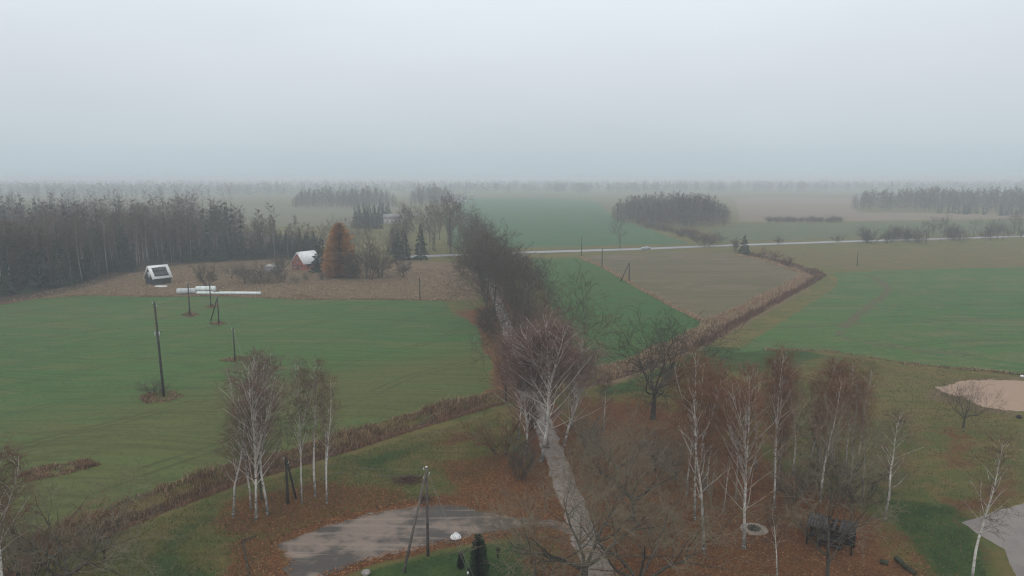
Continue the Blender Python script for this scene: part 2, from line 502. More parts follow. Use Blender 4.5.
def field_mat(name, a, b_, c_, ang, tram=0.0, blend=None, fine=1.0):
    """a,b_: crop colours, c_: thin/bare patches; ang: drilling direction"""
    m, t, b = newmat(name, .95, .1)
    p = pos(t)
    wn = N(t, 'ShaderNodeTexNoise', Scale=.011, Detail=2.0); t.links.new(p, wn.inputs['Vector'])
    wa = N(t, 'ShaderNodeVectorMath', operation='SUBTRACT'); t.links.new(wn.outputs['Color'], wa.inputs[0]); wa.inputs[1].default_value = (.5, .5, .5)
    wm = N(t, 'ShaderNodeVectorMath', operation='SCALE'); t.links.new(wa.outputs[0], wm.inputs[0]); wm.inputs['Scale'].default_value = 34.0
    wp_ = N(t, 'ShaderNodeVectorMath', operation='ADD'); t.links.new(p, wp_.inputs[0]); t.links.new(wm.outputs[0], wp_.inputs[1])
    p0 = p; p = wp_.outputs[0]
    big = noise(t, p, .02, 4, .55)
    st = noise(t, p, 1.0, 4, .6, sc=(.012, .16, 1), rz=-ang)
    st2 = noise(t, p, 1.0, 4, .65, sc=(.05, .9, 1), rz=-ang)
    fin = noise(t, p, 1.6 * fine, 4, .7)
    c = mixc(t, remap(t, big, .36, .64), a, b_)
    c = mixc(t, math_(t, 'MULTIPLY', remap(t, st, .44, .64), .9), c, c_)
    c = mixc(t, math_(t, 'MULTIPLY', remap(t, st2, .47, .66), .5), c, tuple(x * .55 for x in a))
    if blend:
        (x0, y0), (x1, y1), wd, col = blend
        L = math.hypot(x1 - x0, y1 - y0); nxx, nyy = (y1 - y0) / L, -(x1 - x0) / L
        dp = N(t, 'ShaderNodeVectorMath', operation='DOT_PRODUCT'); t.links.new(p, dp.inputs[0]); dp.inputs[1].default_value = (nxx, nyy, 0)
        s = math_(t, 'ADD', dp.outputs['Value'], math_(t, 'MULTIPLY', math_(t, 'SUBTRACT', st, .5), wd * 2.2))
        o0 = nxx * x0 + nyy * y0
        c2 = mixc(t, remap(t, st2, .4, .7), col, tuple(x * .68 for x in col))
        c2 = mixc(t, math_(t, 'MULTIPLY', remap(t, st, .45, .7), .5), c2, b_)
        c = mixc(t, remap(t, s, o0 - wd, o0 + wd), c, c2)
    c = mixc(t, math_(t, 'MULTIPLY', remap(t, fin, .46, .68), .5), c, tuple(x * .5 for x in a))
    if tram:
        mp_ = N(t, 'ShaderNodeMapping'); mp_.inputs['Rotation'].default_value = (0, 0, -ang); t.links.new(p, mp_.inputs[0])
        sx = N(t, 'ShaderNodeSeparateXYZ'); t.links.new(mp_.outputs[0], sx.inputs[0])
        y = math_(t, 'ADD', sx.outputs[1], math_(t, 'MULTIPLY', noise(t, p, .02, 2), 6.0))
        f = math_(t, 'FRACT', math_(t, 'DIVIDE', y, tram))
        ln = math_(t, 'MAXIMUM', remap(t, math_(t, 'ABSOLUTE', math_(t, 'SUBTRACT', f, .45)), .006, .022, 1, 0), remap(t, math_(t, 'ABSOLUTE', math_(t, 'SUBTRACT', f, .54)), .006, .022, 1, 0))
        c = mixc(t, math_(t, 'MULTIPLY', ln, math_(t, 'MULTIPLY', remap(t, st, .3, .55), .8)), c, tuple(x * .5 for x in c_))
    t.links.new(c, b.inputs['Base Color'])
    bump(t, b, math_(t, 'ADD', fin, st2), .8, .15)
    return m

WEST_FIELD = PL((-260, 320), (-60, 312), (0, 305), (38, 298.5), (95, 295), (150, 297), (215, 296), (300, 299.5), (380, 299.5), (447, 301), (450, 312), (470, 321), (481, 333), (483, 348), (491, 360), (489, 386), (478, 397), (430, 408), (398, 418), (345, 437), (300, 452), (215, 478), (140, 504), (70, 533), (0, 562), (-120, 610), (-300, 600))
sheet('green_field', WEST_FIELD, field_mat('winter_crop_west', (.054, .114, .034), (.068, .126, .038), (.102, .124, .044), R(58), tram=17, blend=(P(0, 430), P(440, 350), 8.0, (.100, .112, .036))), .006, 2.0, .35, gap=3.0)
EAST_WEDGE = PL((531, 259), (577, 257.5), (602, 268), (630, 284), (668, 305), (702, 323), (700, 330), (676, 340), (640, 356), (600, 368), (588, 366), (560, 330), (545, 290))
sheet('green_field', EAST_WEDGE, field_mat('winter_crop_wedge', (.042, .106, .026), (.052, .116, .030), (.066, .108, .034), R(58), tram=0), .008, 2.0, .35, gap=3.8)
BROWN = PL((580, 257.5), (604, 255), (690, 251.5), (736, 252.5), (768, 262), (796, 271), (800, 277), (762, 297), (722, 318), (703, 321), (670, 304), (632, 283), (604, 267))
sheet('stubble_field', BROWN, field_mat('brown_stubble', (.135, .110, .062), (.112, .102, .055), (.165, .130, .082), R(15)), .006, 2.0, .35, gap=3.8)
EAST_FIELD = PL((832, 273), (920, 269.5), (1040, 267), (1300, 262), (1400, 420), (1050, 377), (960, 369), (905, 363.5), (866, 357), (830, 351), (765, 350), (735, 352), (757, 338), (800, 311), (836, 287), (839, 280))
sheet('green_field', EAST_FIELD, field_mat('winter_crop_east', (.054, .126, .036), (.072, .132, .040), (.112, .130, .054), R(5), tram=21), .006, 2.0, .3)
tr = field_mat('wheel_track_soil', (.092, .102, .048), (.100, .102, .052), (.112, .10, .056), R(40))
strip('wheel_track', PL((866, 275), (880, 280), (888, 288), (884, 296), (868, 307), (853, 319), (843, 328)), 1.1, tr, .012, 1.5, .35)
strip('wheel_track', PL((842, 331), (838, 334), (850, 340), (870, 343), (920, 351), (985, 356)), .6, tr, .018, 1.5, .2)
FAR_A = PL((452, 250.5), (512, 248), (600, 245.7), (688, 243.2), (650, 230), (612, 216), (604, 208), (596, 201), (540, 197.5), (470, 198), (455, 205), (445, 222))
sheet('green_field', FAR_A, field_mat('winter_crop_beyond_road', (.050, .120, .050), (.056, .126, .052), (.085, .125, .062), R(12)), .02, 8, 1.0)
FAR_B = PL((150, 226), (340, 226), (400, 222), (430, 214), (400, 206.5), (180, 206.5))
sheet('pale_pasture', FAR_B, field_mat('pale_pasture', (.135, .14, .08), (.15, .145, .085), (.17, .15, .10), R(5)), .02, 8, 1.0)
FAR_C = PL((703, 242.3), (760, 240.5), (850, 237.5), (940, 234.5), (1040, 232), (1200, 227), (1200, 219), (1024, 221), (850, 223), (740, 224), (715, 229))
sheet('green_field', FAR_C, field_mat('grass_ley', (.085, .115, .055), (.10, .12, .06), (.12, .12, .07), R(8)), .02, 8, 1.0)
FAR_D = PL((738, 222), (850, 221), (1024, 218.5), (1200, 217), (1200, 213.5), (1024, 214), (860, 212.5), (852, 208), (880, 199), (760, 196.5), (735, 199), (738, 212))
sheet('stubble_field', FAR_D, field_mat('pale_stubble', (.21, .16, .115), (.19, .15, .105), (.235, .18, .13), R(8)), .02, 8, 1.0)

def gravel(name, base, wet, pat, rough, spec, patch_lo=.5, bigs=.12, soft=.08, ruts=None):
    m, t, b = newmat(name, rough, spec)
    p = pos(t)
    big = noise(t, p, bigs, 5, .6); mid = noise(t, p, .9, 5, .65); fin = noise(t, p, 7, 4, .7)
    c = mixc(t, mid, tuple(x * .8 for x in base), tuple(x * 1.2 for x in base))
    f = remap(t, math_(t, 'ADD', math_(t, 'MULTIPLY', big, .7), math_(t, 'MULTIPLY', mid, .3)), patch_lo, patch_lo + soft)
    c = mixc(t, f, c, wet)
    if ruts is not None: c = mixc(t, math_(t, 'MULTIPLY', remap(t, noise(t, p, 1.0, 4, .6, sc=(.08, .9, 1), rz=-ruts), .5, .62), .6), c, tuple(x * 1.25 for x in base))
    c = mixc(t, math_(t, 'MULTIPLY', remap(t, fin, .55, .7), .5), c, pat)
    t.links.new(c, b.inputs['Base Color'])
    t.links.new(remap(t, f, 0, 1, rough, rough * .65), b.inputs['Roughness'])
    bump(t, b, fin, .5, .04)
    return m
ROAD = PL((1400, 224), (1024, 236.3), (940, 238.8), (850, 241.4), (760, 244.3), (700, 246.5), (640, 249), (512, 252.8), (440, 255.6))
ROAD += [(-46, 298.5)]
strip('main_road', ROAD, 3.6, gravel('wet_asphalt', (.15, .15, .15), (.13, .13, .13), (.2, .2, .2), .32, .5, .6), .04, 6, .04)
strip('road_verge', ROAD, 6.2, field_mat('verge_grass', (.13, .11, .07), (.11, .10, .06), (.17, .13, .085), R(18)), .03, 5, .45)
strip('lane', [(LANE_A[0] + 2.0, LANE_A[1] - 30), LANE_A, LANE_B], 1.25, gravel('leafy_lane_gravel', (.25, .218, .195), (.17, .095, .06), (.13, .075, .05), .75, .3, .53, .7), .014, 1.1, .12)
YARD = PL((279, 546), (300, 535), (331, 524), (365, 515), (396, 509), (431, 505), (463, 506), (482, 512), (512, 517), (566, 522), (577, 535), (545, 528), (512, 528), (463, 539), (425, 547), (381, 557), (343, 568), (318, 580), (300, 600), (276, 600), (289, 562))
sheet('gravel_yard', YARD, gravel('yard_gravel', (.215, .17, .14), (.066, .057, .05), (.15, .10, .07), .85, .2, .43, .2, soft=.12, ruts=R(38)), .010, .5, .2)
PAD = PL((962, 523), (990, 513), (1024, 503), (1100, 480), (1200, 560), (1060, 610), (1022, 590), (1008, 560), (1004, 549), (985, 538))
sheet('paved_yard', PAD, gravel('pale_concrete', (.225, .202, .188), (.16, .143, .132), (.13, .11, .095), .8, .2, .47, .35, soft=.15), .012, .6, .07)
SAND = PL((936, 388), (958, 382), (968, 380), (1030, 381), (1090, 390), (1060, 415), (1005, 410.5), (985, 407), (965, 399), (945, 393))
sheet('sand_patch', SAND, gravel('bare_sand', (.33, .235, .175), (.26, .185, .135), (.30, .21, .16), .95, .1, .55, .4), .014, .7, .3)

# ------------------------------------------------------------------ trees
class S:
    def __init__(s): s.a, s.b, s.r, s.q, s.tw = [], [], [], [], []
    def twig(s, p, d, L): s.tw.append((*p, *d, L))
    def flush(s, seed, n, ang, r0, r1, wob, grav, kids=0, klen=.5):
        """grow all queued twigs at once"""
        g = np.random.default_rng(seed); T = np.array(s.tw); s.tw = []
        p, d, L = T[:, :3], T[:, 3:6], T[:, 6]
        def turn(d, lo, hi):
            a = np.radians(g.uniform(lo, hi, len(d)))[:, None]; q = np.cross(d, g.normal(0, 1, d.shape)); q /= np.linalg.norm(q, axis=1, keepdims=True) + 1e-9
            return d * np.cos(a) + q * np.sin(a)
        def run(p, d, L, n, r0, r1):
            pts = [p]
            for i in range(n):
                d = d + g.normal(0, wob, d.shape) + np.array([0, 0, grav]); d /= np.linalg.norm(d, axis=1, keepdims=True)
                q = p + d * (L / n)[:, None]
                s.a += p.tolist(); s.b += q.tolist(); s.r += [r0 + (r1 - r0) * i / n] * len(p); s.q += [r0 + (r1 - r0) * (i + 1) / n] * len(p)
                p = q; pts.append(p)
            return pts, d
        pts, d2 = run(p, turn(d, *ang), L, n, r0, r1)
        for k in range(kids):
            f = g.uniform(.2, 1, (len(p), 1)); q = pts[0] * (1 - f) + pts[-1] * f
            run(q, turn(d2, 20, 60), L * klen * g.uniform(.6, 1.3, len(L)), 1, r1, r1 * .6)
    def add(s, a, b, r, q): s.a.append(a[:]); s.b.append(b[:]); s.r.append(r); s.q.append(q)
    def mesh(s, name, n=3):
        A_, B_ = np.array(s.a), np.array(s.b); r, q = np.array(s.r), np.array(s.q)
        d = B_ - A_; d /= np.linalg.norm(d, axis=1, keepdims=True) + 1e-9
        ref = np.where(np.abs(d[:, 2:3]) < .9, np.array([[0, 0, 1.]]), np.array([[1., 0, 0]]))
        u = np.cross(d, ref); u /= np.linalg.norm(u, axis=1, keepdims=True) + 1e-9
        v = np.cross(d, u)
        th = np.arange(n) * 2 * math.pi / n
        ring = u[:, None] * np.cos(th)[None, :, None] + v[:, None] * np.sin(th)[None, :, None]
        V = np.concatenate([A_[:, None] + ring * r[:, None, None], B_[:, None] + ring * q[:, None, None]], 1)
        m = len(A_); o = (np.arange(m) * 2 * n)[:, None]
        k = np.arange(n); k2 = (k + 1) % n
        F = np.stack([o + k, o + k2, o + n + k2, o + n + k], -1).reshape(-1, 4)
        return mesh(name, V, [F], smooth=n > 3)
def rv(rng, s=1.0): return Vector((rng.gauss(0, s), rng.gauss(0, s), rng.gauss(0, s)))
def chain(Sg, rng, p, d, L, r0, r1, n, wob, grav):
    pts = [(p.copy(), d.copy(), r0)]
    for i in range(n):
        d = (d + rv(rng, wob) + Vector((0, 0, grav))).normalized()
        q = p + d * (L / n)
        ra = r0 + (r1 - r0) * i / n; rb = r0 + (r1 - r0) * (i + 1) / n
        Sg.add(p, q, ra, rb); p = q; pts.append((p.copy(), d.copy(), rb))
    return pts
def along(pts, t):
    f = t * (len(pts) - 1); i = min(int(f), len(pts) - 2); k = f - i
    return pts[i][0].lerp(pts[i + 1][0], k), pts[i + 1][1], pts[i][2] * (1 - k) + pts[i + 1][2] * k
def side(rng, d, ang):
    a = d.cross(Vector((0, 0, 1)) if abs(d.z) < .95 else Vector((1, 0, 0))).normalized()
    a = Matrix.Rotation(rng.uniform(0, 2 * math.pi), 3, d) @ a
    return (d * math.cos(ang) + a * math.sin(ang)).normalized()
def trunk_mesh(pts, n=8):
    mb = MB(); mb.tube([p for p, _, _ in pts], [r for _, _, r in pts], n, cap=False)
    return mb.mesh('trunk', True)

def birch(seed, h=15.0, prim=26, sec=5, tw=3, base=.3, spread=.24, twr=.0125, steep=(54, 76), lean=.03, tr=.0068, forks=0, sides=8, kids=1, droop=-.2):
    rng = random.Random(seed)
    T, L, C = S(), S(), S()
    pts = []; p = Vector((0, 0, -.15)); d = Vector((rng.gauss(0, lean), rng.gauss(0, lean), 1)).normalized(); n = 14
    for i in range(n + 1):
        t = i / n
        pts.append((p.copy(), d.copy(), h * tr * ((1 - t) ** .85 * .95 + .05) * (1.25 if i == 0 else 1)))
        d = (d + rv(rng, .035) + Vector((0, 0, .05))).normalized(); p = p + d * (h / n)
    trunks = [(pts, base, 1.0)]
    for k in range(forks):
        t = rng.uniform(.35, .55); q, dd_, r = along(pts, t)
        fp = chain(L, rng, q, side(rng, dd_, R(rng.uniform(14, 24))), h * (1 - t) * rng.uniform(.75, .95), r * .75, .012, 7, .05, .06)
        trunks.append((fp, .15, 1 - t))
    for tp, b0, hs in trunks:
        np_ = max(6, int(prim * (1 if hs == 1 else .5)))
        for i in range(np_):
            u = (i + rng.random()) / np_; t = b0 + (.97 - b0) * u
            q, dd_, r = along(tp, t)
            az = i * 2.4 + rng.gauss(0, .4); el = R(rng.uniform(*steep))
            dr = Vector((math.cos(az) * math.cos(el), math.sin(az) * math.cos(el), math.sin(el)))
            LL = h * spread * (.28 + .72 * (1 - u) ** .8) * min(1, .55 + u * 2.0) * rng.uniform(.75, 1.25) * (hs ** .5)
            pr = chain(L, rng, q, dr, LL, max(.014, min(.04, r * .5)), .010, 4, .10, .02)
            for s_ in range(sec):
                q2, d2, r2 = along(pr, rng.uniform(.25, 1))
                ps = chain(C, rng, q2, side(rng, d2, R(rng.uniform(25, 55))), LL * rng.uniform(.22, .42), min(r2 * .6, .016), twr * .9, 3, .16, -.08)
                for k in range(tw):
                    q3, d3, _ = along(ps, rng.uniform(.15, 1))
                    C.twig(q3, d3, rng.uniform(.45, 1.05) * h / 15)
            q2, d2, _ = along(pr, 1)
            for k in range(tw):
                C.twig(q2, d2, rng.uniform(.5, 1.1) * h / 15)
    C.flush(seed, 2, (10, 60), twr, twr * .6, .2, droop, kids=kids)
    return dict(h=h, parts=[('trunk', trunk_mesh(pts, sides)), ('branches', L.mesh('branches', 4 if sides > 5 else 3)), ('crown', C.mesh('crown', 3))])

def broad(seed, h=16.0, fork=.25, limbs=6, spread=(25, 55), kids=(5, 5, 6, 3), twr=.012, tr=.018, wob=.12, up=.05, lens=(.50, .34, .22, .10, .055), lead=True, sides=8, tkids=3):
    rng = random.Random(seed)
    L, C = S(), S()
    p = Vector((0, 0, -.15)); d = Vector((rng.gauss(0, .03), rng.gauss(0, .03), 1)).normalized()
    pts = []; n = 9; top = .8 if lead else fork + .06
    for i in range(n + 1):
        t = i / n
        pts.append((p.copy(), d.copy(), h * tr * ((1 - t * .93) if lead else (1 - t * .35)) * (1.3 if i == 0 else 1)))
        d = (d + rv(rng, .05 if lead else .03) + Vector((0, 0, .05))).normalized(); p = p + d * (h * top / n)
    def grow(Sg, p, d, LL, r, lv):
        tgt = L if lv < 2 else C
        rend = max(twr * .5, r * .35)
        pp = chain(tgt, rng, p, d, LL, r, rend, (5, 4, 4, 3, 2)[lv], wob * (1 + .25 * lv), up * (1.0 if lv < 2 else .4))
        if lv >= len(kids): return
        last = lv == len(kids) - 1
        for k in range(kids[lv]):
            t = rng.uniform(.25, 1) if k else 1.0
            q, d2, r2 = along(pp, t)
            if last:
                C.twig(q, d2, h * lens[lv + 1] * rng.uniform(.65, 1.25)); continue
            grow(tgt, q, side(rng, d2, R(rng.uniform(22, 62))), h * lens[lv + 1] * rng.uniform(.65, 1.25), max(twr, r2 * .6) if lv < 2 else twr, lv + 1)
    f0 = fork / top
    for i in range(limbs):
        t = (f0 + (1 - f0) * (i + .5) / limbs) if lead else rng.uniform(.82, 1)
        q, dd_, r = along(pts, min(t, 1)); az = i * 2.4 + rng.gauss(0, .3)
        an = R(rng.uniform(*spread)); dr = Vector((math.cos(az) * math.sin(an), math.sin(az) * math.sin(an), math.cos(an)))
        k = (1 - .55 * (t - f0) / (1 - f0)) if lead else 1
        grow(L, q, dr, h * lens[0] * k * rng.uniform(.85, 1.15), r * .55, 0)
    C.flush(seed, 2, (20, 60), twr, twr * .6, .2, .02, kids=tkids, klen=.6)
    return dict(h=h, parts=[('trunk', trunk_mesh(pts, sides)), ('branches', L.mesh('branches', 5 if sides > 5 else 3)), ('crown', C.mesh('crown', 3))])

def shrub(seed, h=3.0, stems=14, sub=6, tw=6, spread=.55, twr=.010):
    rng = random.Random(seed); C = S(); L = S()
    for i in range(stems):
        az = rng.uniform(0, 6.28); sp = rng.uniform(.05, spread)
        d = Vector((math.cos(az) * sp, math.sin(az) * sp, 1)).normalized()
        p = Vector((math.cos(az) * sp * h * .25, math.sin(az) * sp * h * .25, -.1))
        pp = chain(L, rng, p, d, h * rng.uniform(.6, 1.0), .02, twr, 4, .12, .0)
        for k in range(sub):
            q, d2, _ = along(pp, rng.uniform(.25, 1))
            ps = chain(C, rng, q, side(rng, d2, R(rng.uniform(20, 55))), h * rng.uniform(.18, .38), twr * 1.2, twr * .8, 3, .16, .02)
            for j in range(tw):
                q3, d3, _ = along(ps, rng.uniform(.2, 1))
                C.twig(q3, d3, h * rng.uniform(.09, .2))
    C.flush(seed, 1, (15, 55), twr, twr * .6, .1, 0, kids=2)
    return dict(h=h, parts=[('stems', L.mesh('stems', 4)), ('twigs', C.mesh('twigs', 3))])

def conifer(seed, h=14.0, wd=.17, rows=20, nb=9, sliv=5, low=.05, pw=.85, droop=.28, wl=.10):
    """whorls of drooping boughs, each bough a fan of needle sprays"""
    rng = random.Random(seed); V, F = [], []
    for i in range(rows):
        u = i / (rows - 1); z = h * (low + (1 - low) * u ** .95)
        rad = h * wd * ((1 - u) ** pw) * 1.0 + .12
        for k in range(max(4, int(nb * (1 - .5 * u)))):
            az = rng.uniform(0, 6.283); rr = rad * rng.uniform(.65, 1.15)
            ca, sa = math.cos(az), math.sin(az)
            rise = rr * .12; dp = rr * droop * rng.uniform(.6, 1.4)
            for s_ in range(sliv):
                t0 = rng.uniform(.0, .65); t1 = min(1.08, t0 + rng.uniform(.3, .5))
                off = rng.gauss(0, .22) * rr
                wv = h * wl * rng.uniform(.25, .6) * (1.1 - .6 * u) * .45
                def pt(t, o, dz): return (ca * rr * t - sa * o, sa * rr * t + ca * o, z + rise * math.sin(t * 2.2) - dp * t * t + dz)
                n = len(V)
                V += [pt(t0, off * .4 - wv * .5, 0), pt(t0, off * .4 + wv * .5, 0), pt(t1, off, -wv * rng.uniform(.1, .9))]
                F.append((n, n + 1, n + 2))
                n = len(V); hang = h * .035 * rng.uniform(.5, 1.4)
                V += [pt(t0 + .05, off * .6, .04), pt(t1, off * 1.1, 0), pt((t0 + t1) / 2, off * .9, -hang - .1)]
                F.append((n, n + 1, n + 2))
    mb = MB(); mb.tube([(0, 0, -.1), (0, 0, h * .5), (0, 0, h * .98)], [h * .014, h * .008, .01], 6, False)
    return dict(h=h, parts=[('trunk', mb.mesh('trunk')), ('crown', mesh('crown', V, [np.array(F)]))])

def pine(seed, h=18.0, clumps=16, per=70):
    rng = random.Random(seed); V, F = [], []; L = S()
    p = Vector((0, 0, -.1)); d = Vector((0, 0, 1)); pts = []
    for i in range(9):
        pts.append((p.copy(), d.copy(), h * .011 * (1 - .85 * i / 8))); d = (d + rv(rng, .03) + Vector((0, 0, .05))).normalized(); p += d * h * .95 / 8
    for c in range(clumps):
        u = (c + rng.random()) / clumps; t = .5 + .5 * u
        q, _, r = along(pts, t); az = c * 2.4; LL = h * .16 * (1.15 - u * .75) * rng.uniform(.7, 1.2)
        e = q + Vector((math.cos(az) * LL, math.sin(az) * LL, LL * .35)); L.add(q, e, .05, .02)
        for k in range(per):
            o = Vector((rng.gauss(0, .055), rng.gauss(0, .055), rng.gauss(0, .03))) * h
            a = e + o - (e - q) * rng.uniform(0, .4); dd_ = rv(rng).normalized() * h * .022; s_ = rv(rng).normalized() * h * .007
            n = len(V); V += [a - s_, a + s_, a + dd_ + Vector((0, 0, .15))]; F.append((n, n + 1, n + 2))
    return dict(h=h, parts=[('trunk', trunk_mesh(pts, 6)), ('branches', L.mesh('branches', 4)), ('crown', mesh('crown', V, [np.array(F)]))])

def mats(kind):
    return {'birch': ('birch_bark', 'birch_limb', 'birch_twig'), 'farbirch': ('birch_bark_far', 'far_limb', 'far_twig'),
            'broad': ('grey_bark', 'grey_bark', 'grey_twig'), 'lichen': ('grey_bark', 'grey_bark', 'lichen_twig'), 'oak': ('oak_bark', 'oak_bark', 'oak_twig'),
            'spruce': ('grey_bark', 'spruce'), 'larch': ('pine_bark', 'larch'), 'pine': ('pine_bark', 'pine_bark', 'pine'), 'thuja': ('grey_bark', 'thuja'),
            'shrub': ('grey_bark', 'grey_twig'), 'redshrub': ('grey_bark', 'red_twig'), 'lichenshrub': ('grey_bark', 'lichen_twig'), 'birchfan': ('birch_bark', 'fan_limb', 'fan_twig'), 'birchdull': ('birch_bark_far', 'far_limb', 'red_twig'), 'birchred': ('birch_bark', 'birch_limb', 'red_twig')}[kind]
def plant(proto, kind, name, loc, h, label, cat='tree', group=None, wide=1.0, rz=None, rng=random.Random(5), tilt=(0, 0)):
    s = h / proto['h']
    o = empty(name, (loc[0], loc[1], 0), rng.uniform(0, 6.28) if rz is None else rz, label, cat, group)
    o.rotation_euler[0], o.rotation_euler[1] = tilt
    o.scale = (s * wide, s * wide, s)
    for (pn, me), mk in zip(proto['parts'], mats(kind)):
        stuff = pn in ('branches', 'twigs', 'stems')
        key = me.name + '|' + mk
        if len(me.materials) == 0: me.materials.append(M[mk])
        if me.materials[0] is not M[mk]:
            cache = proto.setdefault('alt', {})
            if (pn, mk) not in cache:
                cache[(pn, mk)] = me.copy(); cache[(pn, mk)].materials.clear(); cache[(pn, mk)].materials.append(M[mk])
            me = cache[(pn, mk)]
        q = obj(pn, me, None, o)
        if stuff: q['kind'] = 'stuff'
    return o

BIR = [birch(11, prim=34, forks=1, spread=.25), birch(12, prim=32, spread=.23), birch(13, prim=34, forks=2, spread=.24), birch(14, prim=28, spread=.2, base=.36), birch(15, prim=34, spread=.25, base=.22)]
BIRFAN = [birch(21, prim=40, spread=.36, base=.2, steep=(50, 72), forks=3, lean=.05, tr=.0078), birch(22, prim=38, spread=.36, base=.16, steep=(50, 74), forks=5, lean=.06, tr=.0078)]
BIRTHIN = [birch(31, h=9, prim=22, sec=5, tw=4, spread=.25, kids=2, base=.3, tr=.0075, twr=.009), birch(32, h=9, prim=20, sec=5, tw=4, spread=.22, kids=2, base=.4, tr=.0075, twr=.009)]
BROK = dict(limbs=9, kids=(5, 4, 3), twr=.028, fork=.10, tkids=2, lens=(.46, .30, .19, .11), tr=.017, spread=(30, 64))
BRO = [broad(41, **BROK), broad(42, **BROK), broad(43, **BROK)]
OAK = [broad(51, h=13, fork=.26, limbs=9, spread=(18, 74), lead=False, wob=.22, up=.06, kids=(6, 5, 4), lens=(.54, .36, .22, .13), tr=.030, twr=.018, tkids=2)]
SPK = dict(h=10, spread=(30, 70), lead=False, wob=.18, up=.06, kids=(6, 5, 4), lens=(.60, .38, .23, .14), tr=.034, twr=.015, tkids=3)
SPREAD = [broad(61, fork=.18, limbs=6, **SPK), broad(62, fork=.2, limbs=5, **SPK)]
SHR = [shrub(71, stems=14, sub=5, tw=4, twr=.014), shrub(72, stems=17, sub=5, tw=4, spread=.8, twr=.014), shrub(73, stems=12, sub=5, tw=4, spread=.4, twr=.014)]
FBIR = [birch(81 + i, h=18, prim=18, sec=3, tw=3, base=b, spread=s_, twr=.04, tr=.0085, sides=5, kids=1, droop=-.06) for i, (b, s_) in enumerate(((.36, .18), (.32, .2), (.45, .17)))]
FBRO = [broad(91 + i, h=17, limbs=8, kids=(4, 4), twr=.042, fork=.10, lens=(.40, .25, .15), sides=5, tkids=2, spread=(24, 55), wob=.07) for i in range(3)]
SPR = [conifer(101), conifer(102, wd=.2, rows=18), conifer(103, wd=.145, rows=22)]
PIN = [pine(111), pine(112)]
LAR = conifer(121, h=15, wd=.30, rows=36, nb=26, sliv=7, low=.04, pw=.44, droop=.05, wl=.06)
THU = conifer(131, h=4.2, wd=.17, rows=44, nb=34, sliv=4, low=.01, pw=.5, droop=-.6, wl=.07)

